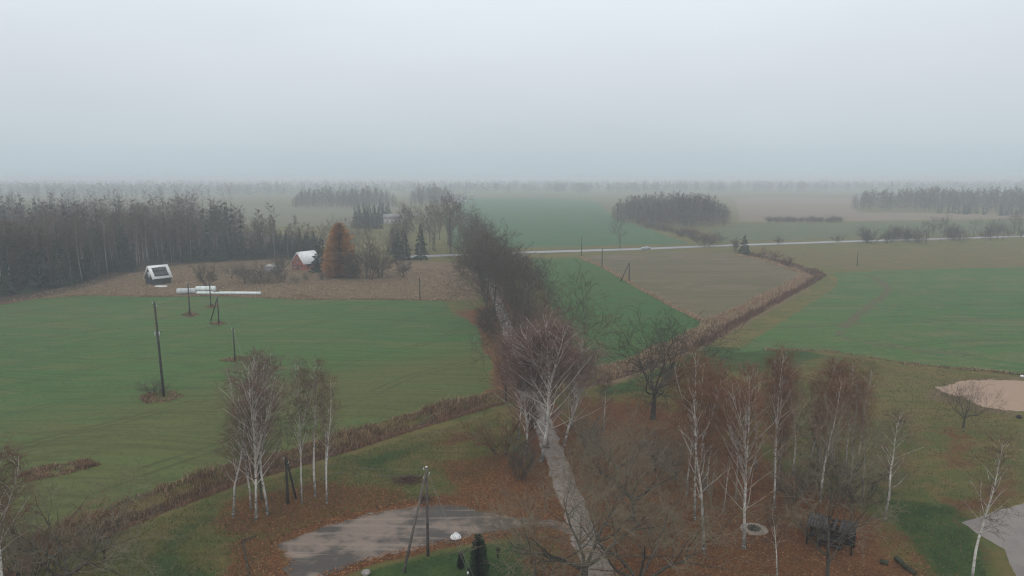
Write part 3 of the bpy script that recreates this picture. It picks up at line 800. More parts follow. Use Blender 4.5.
# ---- near birches, each where it stands: base spot, top row, prototype, width
def at_tree(lst, i, kind, name, base, top, label, **kw):
    b = P(*base)
    return plant(lst[i], kind, name, b, H(b, top), label, **kw)
NB = [
    ((233, 517), 402, 'thin leaning white birch leftmost of the clump beside the gravel yard', BIRTHIN, 0, 1.2, (0, -.07)),
    ((256, 520), 357, 'tallest white birch with pale forked limbs in the clump beside the yard', BIRFAN, 0, .85, (0, -.06)),
    ((251, 510), 372, 'white birch just behind the tallest birch of the clump beside the yard', BIR, 4, .8, (0, -.05)),
    ((268, 515), 366, 'white birch right of the tallest one in the clump beside the yard', BIR, 1, 1.0, (0, -.02)),
    ((302, 503), 366, 'straight white birch right of the dark short pole near the yard', BIR, 0, .75, (0, -.03)),
    ((316, 497), 360, 'dark-trunked birch third from the right in the clump by the yard', BIR, 3, 1.0, (0, -.02)),
    ((327, 504), 378, 'slim bright white birch rightmost of the clump beside the yard', BIR, 3, .85, (0, .01)),
    ((325, 481), 372, 'slim birch behind the rightmost birch of the clump by the yard', BIR, 1, .75, (0, -.01)),
    ((541, 462), 318, 'broad birch with fanning white limbs leaning left beside the lane', BIRFAN, 1, 1.5, (0, -.10)),
    ((548, 448), 330, 'many-limbed white birch leaning over the lane from its edge', BIRFAN, 0, 1.2, (0, .16)),
    ((526, 455), 352, 'birch with purple-brown twigs left of the lane by the ditch', BIRFAN, 1, 1.25, (0, -.16)),
    ((564, 446), 346, 'birch right of the lane with thin fanning white limbs', BIRFAN, 1, 1.4, (0, .06)),
    ((518, 440), 335, 'brown-crowned birch left of the lane nearest the west field', BIR, 2, 1.1, (0, -.08)),
    ((572, 430), 342, 'birch behind the fanning ones right of the lane', BIR, 4, 1.15, (0, .05)),
    ((536, 425), 326, 'birch at the lane side where the ditch crosses', BIR, 0, 1.2, (0, .03)),
    ((603, 436), 370, 'thin young birch standing alone in leaf litter left of the oak', BIRTHIN, 1, 1.3, (0, .02)),
    ((695, 520), 355, 'tall birch with red-brown crown right of the oak', BIR, 2, .85, (0, -.03)),
    ((687, 495), 362, 'birch close behind the tall red-brown birch right of the oak', BIR, 4, .8, (0, -.03)),
    ((704, 553), 385, 'slender bright white birch stem standing nearest left of the fire pit', BIRTHIN, 0, 1.0, (0, .04)),
    ((707, 492), 384, 'dark-stemmed birch behind the slender white stem', BIR, 3, .8, (0, .02)),
    ((723, 513), 442, 'short sapling birch between slender stem and fire pit', BIRTHIN, 1, 1.0, (0, -.03)),
    ((744, 549), 378, 'large birch with dark lower trunk directly left of the fire pit', BIRFAN, 0, .95, (0, .02)),
    ((774, 510), 352, 'white-topped birch behind the fire pit', BIR, 2, .8, (0, 0)),
    ((736, 500), 372, 'birch in the rear row behind the large dark-based birch', BIR, 1, .9, (0, -.03)),
    ((756, 470), 366, 'slim far-row birch above and behind the fire pit', BIR, 3, 1.1, (0, .02)),
    ((793, 478), 365, 'brown-crowned birch left of centre in the rear birch row', BIR, 1, 1.05, (0, .02)),
    ((810, 470), 360, 'birch with dense red-brown crown in the middle of the rear row', BIR, 4, .95, (0, .01)),
    ((832, 466), 368, 'birch with narrow brown crown left of the row end', BIR, 1, 1.0, (0, .02)),
    ((845, 476), 362, 'full-crowned birch at the right end of the rear row', BIR, 0, .95, (0, .02)),
    ((858, 468), 366, 'birch behind the full-crowned one at the row end', BIR, 4, .8, (0, .03)),
    ((820, 502), 375, 'pale-stemmed birch standing behind the dark timber shelter', BIR, 3, 1.0, (0, .03)),
    ((885, 521), 414, 'slim white birch alone at the edge of the dark green grass', BIRTHIN, 0, 1.35, (0, .05)),
    ((778, 582), 506, 'small thin white birch in the red leaves below the fire pit', BIRTHIN, 1, 1.2, (0, .01)),
    ((970, 590), 436, 'white birch with open crown standing by the paved yard', BIR, 3, 1.15, (0, .02)),
    ((4, 620), 445, 'birch with brown twigs at the bottom left corner by the ditch', BIR, 2, 1.1, (0, -.02)),
    ((-14, 600), 450, 'pale-limbed birch cut by the left frame edge', BIR, 0, 1.1, (0, .05)),
]
for base, top, lab, lst, i, wd, tl in NB:
    red = base[0] > 680 and top < 400
    at_tree(lst, i, 'birchred' if red else ('birchfan' if 500 < base[0] < 590 or 240 < base[0] < 310 else 'birch'), 'birch_tree', base, top, lab, wide=wd * (1.3 if base[0] > 680 or base[0] < 340 else 1.15), tilt=tl, group='birches around the yard and lane')

rB = random.Random(77)
for i in range(16):
    px = rB.uniform(690, 865); row = rB.uniform(452, 500)
    plant(BIR[i % 5], 'birchdull', 'birch_tree', P(px, row), rB.uniform(9.5, 13.5), 'red-brown birch in the thick rear row between oak and lone birch', 'tree', 'rear birch row', wide=rB.uniform(.95, 1.2), rng=rB)
# ---- near bare broadleaves
at_tree(OAK, 0, 'oak', 'oak_tree', (653, 419), 326, 'dark spreading bare oak standing alone before the ditch', wide=1.0, rz=.4)
at_tree(SPREAD, 0, 'lichen', 'broadleaf_tree', (584, 596), 462, 'dark low-forked bare tree leaning over the lane at bottom centre', wide=1.0, rz=.7)
at_tree(SPREAD, 1, 'lichen', 'broadleaf_tree', (640, 612), 480, 'spreading bare tree right of the lane at the bottom edge', wide=1.0, rz=2.2)
at_tree(SPREAD, 0, 'lichen', 'broadleaf_tree', (633, 520), 425, 'greyish bare tree with dense twigs right of the lane', wide=.8, rz=3.4)
at_tree(BRO, 1, 'lichen', 'broadleaf_tree', (827, 585), 440, 'grey bare tree standing in front of the dark timber shelter', wide=.8)
at_tree(BRO, 0, 'broad', 'broadleaf_tree', (571, 396), 305, 'dark bare tree between the fanning birches and green wedge field', wide=.95)
at_tree(BRO, 2, 'oak', 'broadleaf_tree', (506, 402), 318, 'dark bare tree left of the lane where the ditch passes', wide=.8)
at_tree(BRO, 1, 'broad', 'broadleaf_tree', (780, 470), 385, 'dark bare understory tree among the rear birch row', wide=.8)
at_tree(SPREAD, 1, 'broad', 'broadleaf_tree', (963, 428), 384, 'small round bare tree alone on the meadow below the sand', wide=.8)
at_tree(SPREAD, 1, 'lichen', 'broadleaf_tree', (70, 600), 495, 'grey lichen-covered bare tree in the ditch at bottom left', wide=1.1, rz=1.0)
at_tree(BRO, 0, 'oak', 'broadleaf_tree', (262, 500), 425, 'dark dense bush-like tree behind the tallest birch of the clump', wide=.8)
for (bx, by, tp, k, kd, lab) in (
    (616, 478, 428, 0, 'lichenshrub', 'grey shrub right of the lane under the oak'),
    (655, 470, 425, 1, 'lichenshrub', 'wide grey shrub in the leaf litter below the oak'),
    (676, 482, 440, 2, 'lichenshrub', 'upright grey shrub left of the tall red-brown birch'),
    (590, 455, 415, 2, 'shrub', 'brown shrub at the right edge of the lane behind the birches'),
    (790, 505, 465, 0, 'shrub', 'brown shrub right of the white-topped birch'),
    (850, 505, 462, 1, 'shrub', 'brown thicket shrub behind the shelter under the birch row'),
    (872, 492, 455, 2, 'lichenshrub', 'grey shrub left of the slim lone birch'),
    (820, 490, 455, 2, 'redshrub', 'reddish shrub under the middle of the rear birch row'),
    (808, 540, 512, 0, 'lichenshrub', 'grey twiggy shrub at the left end of the shelter'),
    (520, 480, 440, 0, 'shrub', 'brown shrub left of the lane under the fanning birches'),
    (505, 455, 415, 1, 'redshrub', 'red-brown thicket left of the lane by the ditch bank'),
    (530, 430, 395, 2, 'redshrub', 'reddish shrub beside the lane where it crosses the ditch'),
    (18, 575, 500, 1, 'redshrub', 'red-brown thicket at the bottom left corner'),
    (48, 572, 520, 0, 'lichenshrub', 'grey shrub in the ditch at the bottom left'),
    (105, 560, 520, 2, 'lichenshrub', 'thin grey shrub on the ditch bank at lower left'),
    (535, 575, 530, 1, 'lichenshrub', 'low spreading shrub on the lawn edge left of the lane'),
    (700, 395, 352, 2, 'redshrub', 'orange-brown shrub right of the oak by the ditch'),
    (670, 385, 362, 1, 'redshrub', 'reddish bush on the ditch bank behind the oak'),
    (403, 278, 258, 2, 'shrub', 'upright bare bush alone on the dry meadow right of the house'),
    (155, 395, 379, 1, 'shrub', 'dark brush around the foot of the tall power pole'),
):
    b = P(bx, by)
    if kd == 'lichenshrub': plant(SPREAD[k % 2], 'lichen', 'shrub', b, H(b, tp), lab, 'shrub', 'shrubs near the lane and yard', wide=.9)
    else: plant(SHR[k], kd, 'shrub', b, H(b, tp), lab, 'shrub', 'shrubs near the lane and yard', wide=1.15)

# ---- avenue along the lane
ux, uy = LANE_B[0] - LANE_A[0], LANE_B[1] - LANE_A[1]
ul = math.hypot(ux, uy); ux, uy = ux / ul, uy / ul
rA = random.Random(8)
s0 = [(t, k) for t in np.arange(76, 262, 12.5) for k in (-1, 1)]
nA = 0
for t, k in s0:
    if k > 0 and t > 158: continue
    t += rA.uniform(-3, 3); off = k * rA.uniform(2.2, 3.6)
    if k < 0 and t < 108: continue
    b = (LANE_A[0] + ux * t + uy * off, LANE_A[1] + uy * t - ux * off)
    hh = rA.uniform(10.5, 14.5) if k > 0 else rA.uniform(11.5, 16.0)
    lab = ('big bare grey tree in the left row of the lane avenue' if k < 0 else 'big bare grey tree in the right row of the lane avenue')
    if k > 0 and t < 82: lab = 'nearest bare tree of the right avenue row beside the green wedge field'
    if k < 0 and t < 116: lab = 'nearest bare tree of the left avenue row beside the west field'
    plant(BRO[nA % 3], 'oak' if nA % 3 else 'broad', 'avenue_tree', b, hh, lab, 'tree', 'avenue trees left row' if k < 0 else 'avenue trees right row', wide=rA.uniform(1.0, 1.2) * (1.25 if 95 < t < 185 else 1.0), rng=rA)
    nA += 1

for i in range(34):
    t = rA.uniform(95, 235); k = rA.choice((-1, 1)); off = k * rA.uniform(2.6, 5.5)
    b = (LANE_A[0] + ux * t + uy * off, LANE_A[1] + uy * t - ux * off)
    plant(SHR[i % 3], 'shrub', 'shrub', b, rA.uniform(2.0, 4.5), 'bare undergrowth bush at the foot of the avenue trees', 'shrub', 'avenue undergrowth', wide=1.3, rng=rA)
# ---- middle distance, one by one
MID = [
    (LAR, 'larch', 'larch_tree', (341, 277), 222, 'rusty orange conical larch behind the red house', .98),
    (SPR[1], 'spruce', 'spruce_tree', (322, 272), 236, 'dark spruce close to the right end of the red house', 1.5),
    (SPR[0], 'spruce', 'spruce_tree', (404, 260), 226, 'dark spruce in front of the tall bare trees left of the avenue', 1.35),
    (SPR[2], 'spruce', 'spruce_tree', (398, 259), 229, 'narrow dark spruce touching the spruce beside it left of the avenue', 1.35),
    (SPR[2], 'spruce', 'spruce_tree', (421, 260), 223, 'slim tall spruce nearest to the avenue on its left', 1.35),
    (SPR[1], 'spruce', 'spruce_tree', (744, 254), 234, 'small lone spruce by the main road right of the brown field', 1.5),
    (SHR[1], 'shrub', 'broadleaf_tree', (367, 279), 240, 'dark bare round tree right of the orange larch', 1.0),
    (SHR[0], 'shrub', 'broadleaf_tree', (380, 277), 246, 'bare brownish tree next to the dark round one by the larch', .9),
    (SHR[0], 'shrub', 'broadleaf_tree', (352, 279), 252, 'low bare tree at the foot of the orange larch', 1.0),
    (FBRO[1], 'broad', 'broadleaf_tree', (620, 248), 220, 'lone bare tree just beyond the main road', .85),
    (SHR[0], 'shrub', 'broadleaf_tree', (208, 288), 262, 'bare round tree behind the silage bales', 1.0),
    (SPREAD[0], 'broad', 'broadleaf_tree', (232, 279), 262, 'small bare orchard tree right of the bales', 1.0),
    (SHR[1], 'shrub', 'broadleaf_tree', (262, 282), 262, 'grey bare orchard tree left of the red house', 1.2),
    (SPREAD[0], 'broad', 'broadleaf_tree', (245, 284), 263, 'twiggy orchard tree at the meadow edge left of the red house', 1.1),
    (SHR[0], 'shrub', 'broadleaf_tree', (280, 272), 252, 'bare tree behind and left of the red house', 1.2),
    (FBIR[0], 'farbirch', 'birch_tree', (392, 262), 232, 'pale thin birch among the spruces left of the avenue', .9),
    (FBRO[0], 'larch', 'broadleaf_tree', (242, 258), 243, 'small tree with last tan leaves before the birch strip', .8),
]
for pr, kd, nm, base, top, lab, wd in MID:
    b = P(*base); plant(pr, kd, nm, b, H(b, top), lab, 'tree', None, wide=wd * 1.15)
for (bx, by, tp, k, kd, lab) in (
    (268, 283, 270, 1, 'lichenshrub', 'dark grey bush left of the red house'), (282, 282, 269, 0, 'shrub', 'grey bush directly before the red house'),
    (255, 284, 273, 1, 'shrub', 'low bush at the left of the bushes near the red house'), (306, 280, 272, 1, 'lichenshrub', 'low bush in front of the red house wall'),
    (296, 283, 274, 0, 'lichenshrub', 'small grey bush below the red house'), (322, 280, 272, 2, 'shrub', 'small bush right of the red house'),
    (705, 247, 231, 1, 'shrub', 'bush by the main road at the end of the scrub tongue'), (764, 257, 247, 1, 'redshrub', 'reddish bush right of the lone spruce'),
    (775, 260, 250, 1, 'redshrub', 'reddish bush on the ditch right of the lone spruce'), (787, 265, 256, 0, 'redshrub', 'reddish bush at the ditch bend by the road'),
    (736, 251, 238, 2, 'shrub', 'bush left of the lone spruce'),
    (779, 244, 236, 1, 'shrub', 'round bush beyond the main road left of the roadside trees'), (838, 242, 234, 1, 'shrub', 'round bush beyond the road nearest the roadside trees'),
):
    b = P(bx, by); plant(SHR[k], kd, 'shrub', b, H(b, tp), lab, 'shrub', 'bushes in the middle distance', wide=1.6 if k != 1 else 1.15)

# roadside trees on the right, scrub tongue before the centre wood
rM = random.Random(17)
for i in range(50):
    f = rM.random(); px = 862 + 175 * f; row = 244.5 - 6.5 * f + rM.uniform(-6.5, 1.0)
    b = P(px, row); small = rM.random() < .45 or px < 920
    h_ = rM.uniform(4.5, 7.5) if small else rM.uniform(8, 13)
    if i % 5 == 0: plant(FBIR[i % 3], 'farbirch', 'roadside_tree', b, h_, 'bare roadside tree or tall bush along the main road at right', 'tree', 'bare roadside trees at right', wide=1.2, rng=rM)
    elif small: plant(SHR[i % 3], 'shrub', 'roadside_tree', b, h_, 'bare roadside tree or tall bush along the main road at right', 'tree', 'bare roadside trees at right', wide=rM.uniform(.9, 1.4), rng=rM)
    else: plant(FBRO[i % 3], 'broad', 'roadside_tree', b, h_, 'bare roadside tree or tall bush along the main road at right', 'tree', 'bare roadside trees at right', wide=rM.uniform(.9, 1.25), rng=rM)
for i in range(26):
    f = i / 25; px = 648 + 66 * f + rM.uniform(-3, 3); row = 228 + 16.5 * f + rM.uniform(-2.5, .5)
    plant(SHR[i % 3], 'shrub' if i % 3 else 'redshrub', 'shrub', P(px, row), rM.uniform(2.5, 5.5), 'bare bush in the scrub tongue between the centre wood and the main road', 'shrub', 'scrub tongue beyond the road', wide=1.5, rng=rM)
for i in range(22):
    px = 768 + 72 * i / 21 + rM.uniform(-2, 2)
    plant(SHR[i % 3], 'shrub', 'shrub', P(px, 222.0 + rM.uniform(-.4, .4)), rM.uniform(3, 5), 'bush in the far hedge line across the pale field at right', 'shrub', 'far hedge line', wide=2.0, rng=rM)

# tall bare trees and spruces left of the avenue beyond the meadow
for i in range(30):
    px = rM.uniform(385, 466); row = rM.uniform(240, 258)
    b = P(px, row)
    plant(FBRO[i % 3] if i % 3 else FBIR[i % 3], 'broad' if i % 3 else 'farbirch', 'broadleaf_tree', b, rM.uniform(13, 23) if px > 405 else rM.uniform(8, 14), 'tall bare tree in the grove beyond the dry meadow left of the avenue', 'tree', 'grove beyond the dry meadow', wide=rM.uniform(.75, 1.0), rng=rM)
for i in range(14):
    px = 356 + 32 * (i / 13) + rM.uniform(-1, 1); row = rM.uniform(222, 229)
    plant(SPR[i % 3], 'spruce', 'spruce_tree', P(px, row), rM.uniform(13, 18), 'dark spruce in the dense spruce clump above the orange larch', 'tree', 'spruce clump', wide=1.15, rng=rM)
for i in range(16):
    px = rM.uniform(258, 400); row = rM.uniform(252, 262)
    plant(SPR[i % 3], 'spruce', 'spruce_tree', P(px, row), rM.uniform(6, 12), 'dark spruce in the belt behind the red house and larch', 'tree', 'spruces behind the house', wide=1.15, rng=rM)
for i in range(30):
    px = rM.uniform(255, 392); row = rM.uniform(245, 263)
    plant(FBRO[i % 3] if i % 2 else FBIR[i % 3], 'broad' if i % 2 else 'farbirch', 'broadleaf_tree', P(px, row), rM.uniform(8, 15), 'bare tree in the belt behind the red house and larch', 'tree', 'bare trees behind the house', wide=.95, rng=rM)

# ---- the left wood: front rows as trees, its inside as one mass
WOOD_L = PL((-330, 322), (-20, 300), (6, 296), (39, 291), (69, 286), (91, 277), (125, 272), (150, 267), (186, 262), (250, 258)) + [(-95, 306), (-115, 300), (-140, 395), (-210, 430), (-420, 440)]
rW = random.Random(23)
edge = [P(*q) for q in ((-60, 303), (-20, 300), (6, 294), (39, 290), (69, 286), (91, 277), (125, 271), (150, 267), (186, 262.5), (250, 258.5), (300, 256))]
def edge_pt(f):
    f *= len(edge) - 1; i = min(int(f), len(edge) - 2); k = f - i
    return edge[i][0] * (1 - k) + edge[i + 1][0] * k, edge[i][1] * (1 - k) + edge[i + 1][1] * k
ZONES = ((.32, 'at the far left end of the left wood'), (.52, 'at the wood edge left of the dark cabin'), (.70, 'at the wood edge behind the dark cabin'), (.85, 'in the thin strip right of the dark cabin'), (2, 'in the thin strip towards the red house'))
NW = 190
for i in range(NW):
    f = (i + rW.random()) / NW; x, y = edge_pt(f)
    zone = [z for q, z in ZONES if f < q][0]
    dep_ = abs(rW.gauss(0, 17)) if f < .75 else abs(rW.gauss(0, 9))
    b = (x - dep_ * .25 + rW.gauss(0, 1), y + dep_)
    u = rW.random()
    hmax = (15, 22.5) if f < .72 else (11, 17)
    if u < .44: plant(FBIR[i % 3], 'farbirch', 'birch_tree', b, rW.uniform(*hmax), 'bare pale-stemmed birch ' + zone, 'tree', 'birches ' + zone, wide=rW.uniform(.75, 1.05), rng=rW)
    elif u < .80: plant(SPR[i % 3], 'spruce', 'spruce_tree', b, rW.uniform(6, 18) if f < .72 else rW.uniform(5, 10), 'dark spruce ' + zone, 'tree', 'spruces ' + zone, wide=1.2, rng=rW)
    elif u < .88: plant(PIN[i % 2], 'pine', 'pine_tree', b, rW.uniform(15, 21), 'greyish pine ' + zone, 'tree', 'pines ' + zone, rng=rW)
    else: plant(FBRO[i % 3], 'broad', 'broadleaf_tree', b, rW.uniform(9, 18), 'bare grey broadleaf tree ' + zone, 'tree', 'bare broadleaves ' + zone, wide=.9, rng=rW)
for i in range(34):
    px = 178 + 140 * (i + rW.random()) / 34; b = P(px, 263.5 - 6.5 * (px - 178) / 140 + rW.uniform(-2.5, 0))
    plant(SPR[i % 3], 'spruce', 'spruce_tree', b, rW.uniform(5.5, 10.5), 'low dark spruce under the birches between cabin and red house', 'tree', 'spruce fringe under the birch strip', wide=1.4, rng=rW)

# ---- woods that read as one mass
def lod_bare(seed, h=18.0, br=13, tw=9, w_=.10, low=.2, spr=.28):
    rng = random.Random(seed); V, F = [], []
    def sl(a, b, wd):
        d = (b - a); s_ = d.cross(rv(rng)).normalized() * wd; n = len(V)
        V.extend([a - s_, a + s_, b + s_ * .3, b - s_ * .3]); F.append((n, n + 1, n + 2, n + 3))
    for k in range(3):
        an = k * 2.1; r = h * .0055; n = len(V); c, s_ = math.cos(an) * r, math.sin(an) * r; c2, s2 = math.cos(an + 2.1) * r, math.sin(an + 2.1) * r
        V.extend([Vector((c, s_, 0)), Vector((c2, s2, 0)), Vector((c2 * .2, s2 * .2, h * .86)), Vector((c * .2, s_ * .2, h * .86))]); F.append((n, n + 1, n + 2, n + 3))
    for i in range(br):
        u = (i + rng.random()) / br; z = h * (low + (.93 - low) * u); az = rng.uniform(0, 6.28); el = R(rng.uniform(8, 52) + 20 * u); LL = h * spr * (1.0 - .8 * u) * min(1, .6 + 2.5 * u)
        a = Vector((0, 0, z)); d = Vector((math.cos(az) * math.cos(el), math.sin(az) * math.cos(el), math.sin(el))); b = a + d * LL
        sl(a, b, w_ * .45)
        for k in range(tw):
            q = a.lerp(b, rng.uniform(.25, 1)); e = q + (d + rv(rng, .8)).normalized() * h * rng.uniform(.035, .085); sl(q, e, w_ * .5)
    return np.array([v[:] for v in V]), np.array(F)
def lod_spruce(seed, h=15.0):
    rng = random.Random(seed); V, F = [], []
    for i in range(9):
        u = i / 8; z = h * (.06 + .9 * u); r = h * .17 * (1 - u) ** .85 + .15
        for k in range(7):
            az = rng.uniform(0, 6.28); rr = r * rng.uniform(.7, 1.2); n = len(V); wd = .32
            V += [(0, 0, z + h * .07), (math.cos(az - wd) * rr, math.sin(az - wd) * rr, z - r * .3), (math.cos(az + wd) * rr, math.sin(az + wd) * rr, z - r * .35)]
            V.append(V[-2]); F.append((n, n + 1, n + 2, n + 3))
    return np.array(V), np.array(F)[:, :3]
def mass(name, spots, lods, mat, kind_label, seed=1, wide=1.0):
    rng = np.random.default_rng(seed); Vs, Fs = [], []; n = 0
    for j, (x, y, h) in enumerate(spots):
        V, F, h0 = lods[j % len(lods)]
        s = h / h0; a = rng.uniform(0, 6.28); wd = rng.uniform(.9, 1.25) * wide
        c, s_ = math.cos(a), math.sin(a)
        W = np.c_[(V[:, 0] * c - V[:, 1] * s_) * s * wd + x, (V[:, 0] * s_ + V[:, 1] * c) * s * wd + y, V[:, 2] * s]
        Vs.append(W); Fs.append(F + n); n += len(W)
    o = obj(name, mesh(name, np.concatenate(Vs), [np.concatenate(Fs)]), mat)
    return tag(o, kind_label, 'wood', kind='stuff')
LB = [(*lod_bare(200 + i, br=16, tw=9, w_=.12), 18.0) for i in range(5)]
LBM = [(*lod_bare(205 + i, br=16, tw=7, w_=.32, low=.1), 18.0) for i in range(5)]
LBF = [(*lod_bare(210 + i, br=9, tw=5, w_=.7, low=.04, spr=.42), 18.0) for i in range(5)]
LS = [(*lod_spruce(220 + i), 15.0) for i in range(4)]
def scatter(poly, n, h0, h1, rng, grow=None):
    X = np.array(poly); g0 = np.random.default_rng(rng.randrange(1 << 30)); out_ = np.zeros((0, 3))
    while len(out_) < n:
        q = np.c_[g0.uniform(X[:, 0].min(), X[:, 0].max(), 3 * n), g0.uniform(X[:, 1].min(), X[:, 1].max(), 3 * n), g0.uniform(h0, h1, 3 * n)]
        out_ = np.concatenate([out_, q[inside(q[:, 0], q[:, 1], poly)]])
    return [tuple(q) for q in out_[:n]]
def irregular(sp, wl, poly=None):
    """uneven canopy: taller and lower stands"""
    return [(x, y, h * (.88 + .10 * math.sin(x * 6.28 / wl + 1.7 * math.sin(y * 3.1 / wl)) + .09 * math.sin(x * 14.1 / wl + y * 5 / wl))) for x, y, h in (feather(sp, poly) if poly else sp)]
def feather(sp, poly):
    q = np.array(sp); d, _ = seg_dist(q[:, 0], q[:, 1], poly + poly[:1])
    return [(x, y, h * min(1, .5 + .5 * dd_ / 14 + .15 * math.sin(x * 1.7 + y))) for (x, y, h), dd_ in zip(sp, d)]
def wood_mat(name, col, var=.35):
    m, t, b = newmat(name, .95, .1)
    n = noise(t, pos(t), .09, 4, .6)
    t.links.new(mixc(t, remap(t, n, .35, .65), tuple(x * (1 - var) for x in col), tuple(x * (1 + var) for x in col)), b.inputs['Base Color'])
    return m
M['wood_far'] = wood_mat('far_bare_wood', (.100, .078, .064))
M['wood_green'] = wood_mat('far_spruce_wood', (.026, .037, .028))
rS = random.Random(31)
mass('bare_wood', irregular(scatter(WOOD_L, 900, 17, 24, rS), 45), LB, M['wood_far'], 'grey bare birch wood filling the left behind the dark cabin', wide=1.35)
mass('spruce_wood', scatter(WOOD_L, 280, 12, 22, rS), LS, M['wood_green'], 'dark spruces deep inside the left wood')
CW = PL((612, 222), (640, 228), (690, 229), (730, 227), (728, 217), (650, 214), (616, 215))
mass('bare_wood', irregular(scatter(CW, 620, 16, 21, rS), 60, CW), LBM, M['wood_far'], 'bare grey wood beyond the main road in the centre')
RW_ = PL((850, 210.5), (940, 213), (1024, 215.5), (1110, 217.5), (1130, 203), (1024, 203), (900, 203.5), (855, 205.5))
mass('bare_wood', irregular(scatter(RW_, 950, 17.5, 23, rS), 90, RW_), LBM, M['wood_far'], 'long hazy bare wood at the right beyond the pale fields')
RW2 = PL((935, 214), (1024, 216.5), (1250, 221), (1250, 219), (1024, 214.5), (940, 212.5))
mass('spruce_wood', scatter(RW2, 90, 7, 12, rS), LS, M['wood_green'], 'dark spruce edge under the hazy right wood')
HW = PL((290, 208.5), (345, 209), (400, 208), (395, 204), (340, 203.5), (295, 204.5))
mass('bare_wood', irregular(scatter(HW, 340, 16, 23, rS), 60, HW), LBM, M['wood_far'], 'hazy wood behind the pale pasture left of centre')
HW2 = PL((408, 205), (450, 204), (450, 200.5), (410, 201))
mass('bare_wood', irregular(scatter(HW2, 150, 19, 26, rS), 50, HW2), LBM, M['wood_far'], 'hazy grove beyond the spruce clump left of the far green field')
FAR1 = [(x, y + 150 * math.sin(x * .002), h) for x, y, h in scatter([(-1900, 1250), (-500, 1400), (-250, 1600), (300, 1450), (900, 1600), (1900, 1450), (1900, 2000), (-1900, 2000)], 2600, 15, 23, rS)]
mass('far_forest', FAR1, LBF, M['wood_far'], 'hazy forest line along the horizon', wide=1.7)
FAR2 = scatter([(-2900, 2300), (2900, 2300), (2900, 3300), (-2900, 3300)], 2000, 17, 27, rS)
mass('far_forest', FAR2, LBF, M['wood_far'], 'faintest forest line on the misty horizon', wide=2.2)
FAR3 = scatter([(-1500, 620), (-420, 470), (-250, 520), (-330, 900), (-1500, 1100)], 520, 16, 22, rS)
mass('far_forest', FAR3, LBM, M['wood_far'], 'hazy forest behind the left wood')

# ------------------------------------------------------------------ ditch reeds, tufts, leaves
def blades(name, spots, hs, ws, cols, lean, mat, label, cat, seed):
    rng = np.random.default_rng(seed); n = len(spots)
    xy = np.asarray(spots); z0 = ditch_depth(xy[:, 0], xy[:, 1]) - .03
    az = rng.uniform(0, 6.283, n); h = np.asarray(hs) * rng.uniform(.6, 1.25, n); wv = np.asarray(ws) * rng.uniform(.6, 1.4, n)
    la = rng.uniform(0, 6.283, n); ll = np.abs(rng.normal(0, lean, n)) * h
    sx, sy = np.cos(az) * wv, np.sin(az) * wv
    base = np.c_[xy, z0]
    tip = base + np.c_[np.cos(la) * ll, np.sin(la) * ll, h]
    mid = base + np.c_[np.cos(la) * ll * .3, np.sin(la) * ll * .3, h * .6]
    off = np.c_[sx, sy, np.zeros(n)]
    V = np.stack([base - off, base + off, mid + off * .8, mid - off * .8, tip], 1).reshape(-1, 3)
    o = (np.arange(n) * 5)[:, None]
    Q = o + np.array([[0, 1, 2, 3]]); T = o + np.array([[3, 2, 4]])
    c = np.asarray(cols)[rng.integers(0, len(cols), n)] * rng.uniform(.75, 1.25, (n, 1))
    return tag(obj(name, mesh(name, V, [Q, T], dict(tint=np.repeat(c, 5, 0))), mat), label, cat, kind='stuff')
def along_pl(pl, n, rng, o0, o1, dens=None):
    seg = np.array([math.hypot(b[0] - a[0], b[1] - a[1]) for a, b in zip(pl[:-1], pl[1:])]); cum = np.r_[0, np.cumsum(seg)]
    t = rng.uniform(0, cum[-1], n); i = np.clip(np.searchsorted(cum, t) - 1, 0, len(seg) - 1)
    A_, B_ = np.array(pl)[i], np.array(pl)[i + 1]; f = ((t - cum[i]) / seg[i])[:, None]
    d = (B_ - A_) / seg[i][:, None]; nrm = np.c_[-d[:, 1], d[:, 0]]
    return A_ + (B_ - A_) * f + nrm * rng.uniform(o0, o1, n)[:, None]
def clear_lane(p, r=3.2):
    d, _ = seg_dist(p[:, 0], p[:, 1], LANE); return p[d > r]
g = np.random.default_rng(4)
def clump(p):
    """taller and shorter patches along the bank"""
    x, y = p[:, 0], p[:, 1]
    return .75 + .3 * np.sin(x * .9 + 1.3 * np.sin(y * .7)) * np.sin(y * 1.1 + .8) + .22 * np.sin(x * .31 + y * .23) + .15 * np.sin(x * 2.3 - y * 1.7)
BEIGE = [(.36, .25, .155), (.30, .20, .12), (.42, .30, .20), (.23, .15, .095)]
RUST = [(.20, .105, .06), (.15, .08, .05), (.25, .145, .085), (.11, .066, .045)]
w1 = clear_lane(along_pl(DITCH_W, 26000, g, -1.0, 3.3))
blades('reeds', w1, clump(w1) ** 1.6 * .85, .026, BEIGE + RUST + RUST[3:] * 2, .7, M['blades'], 'dry brown reeds filling the ditch across the lower left', 'reeds', 1)
w2 = clear_lane(along_pl(DITCH_W, 12000, g, -2.6, 1.2))
blades('bank_grass', w2, clump(w2) * .6, .03, RUST + BEIGE[3:], .45, M['blades'], 'dark rust-brown growth on the near bank of the left ditch', 'grass', 2)
e1 = clear_lane(along_pl(DITCH_E, 26000, g, -.4, 4.3))
blades('reeds', e1, clump(e1) ** 1.4 * .75, .04, [(.42, .30, .19), (.34, .225, .14), (.47, .34, .23), (.24, .15, .095), (.19, .105, .065)], .7, M['blades'], 'pale beige reeds along the left bank of the right-hand ditch', 'reeds', 3)
e2 = clear_lane(along_pl(DITCH_E[3:], 13000, g, -3.4, .3))
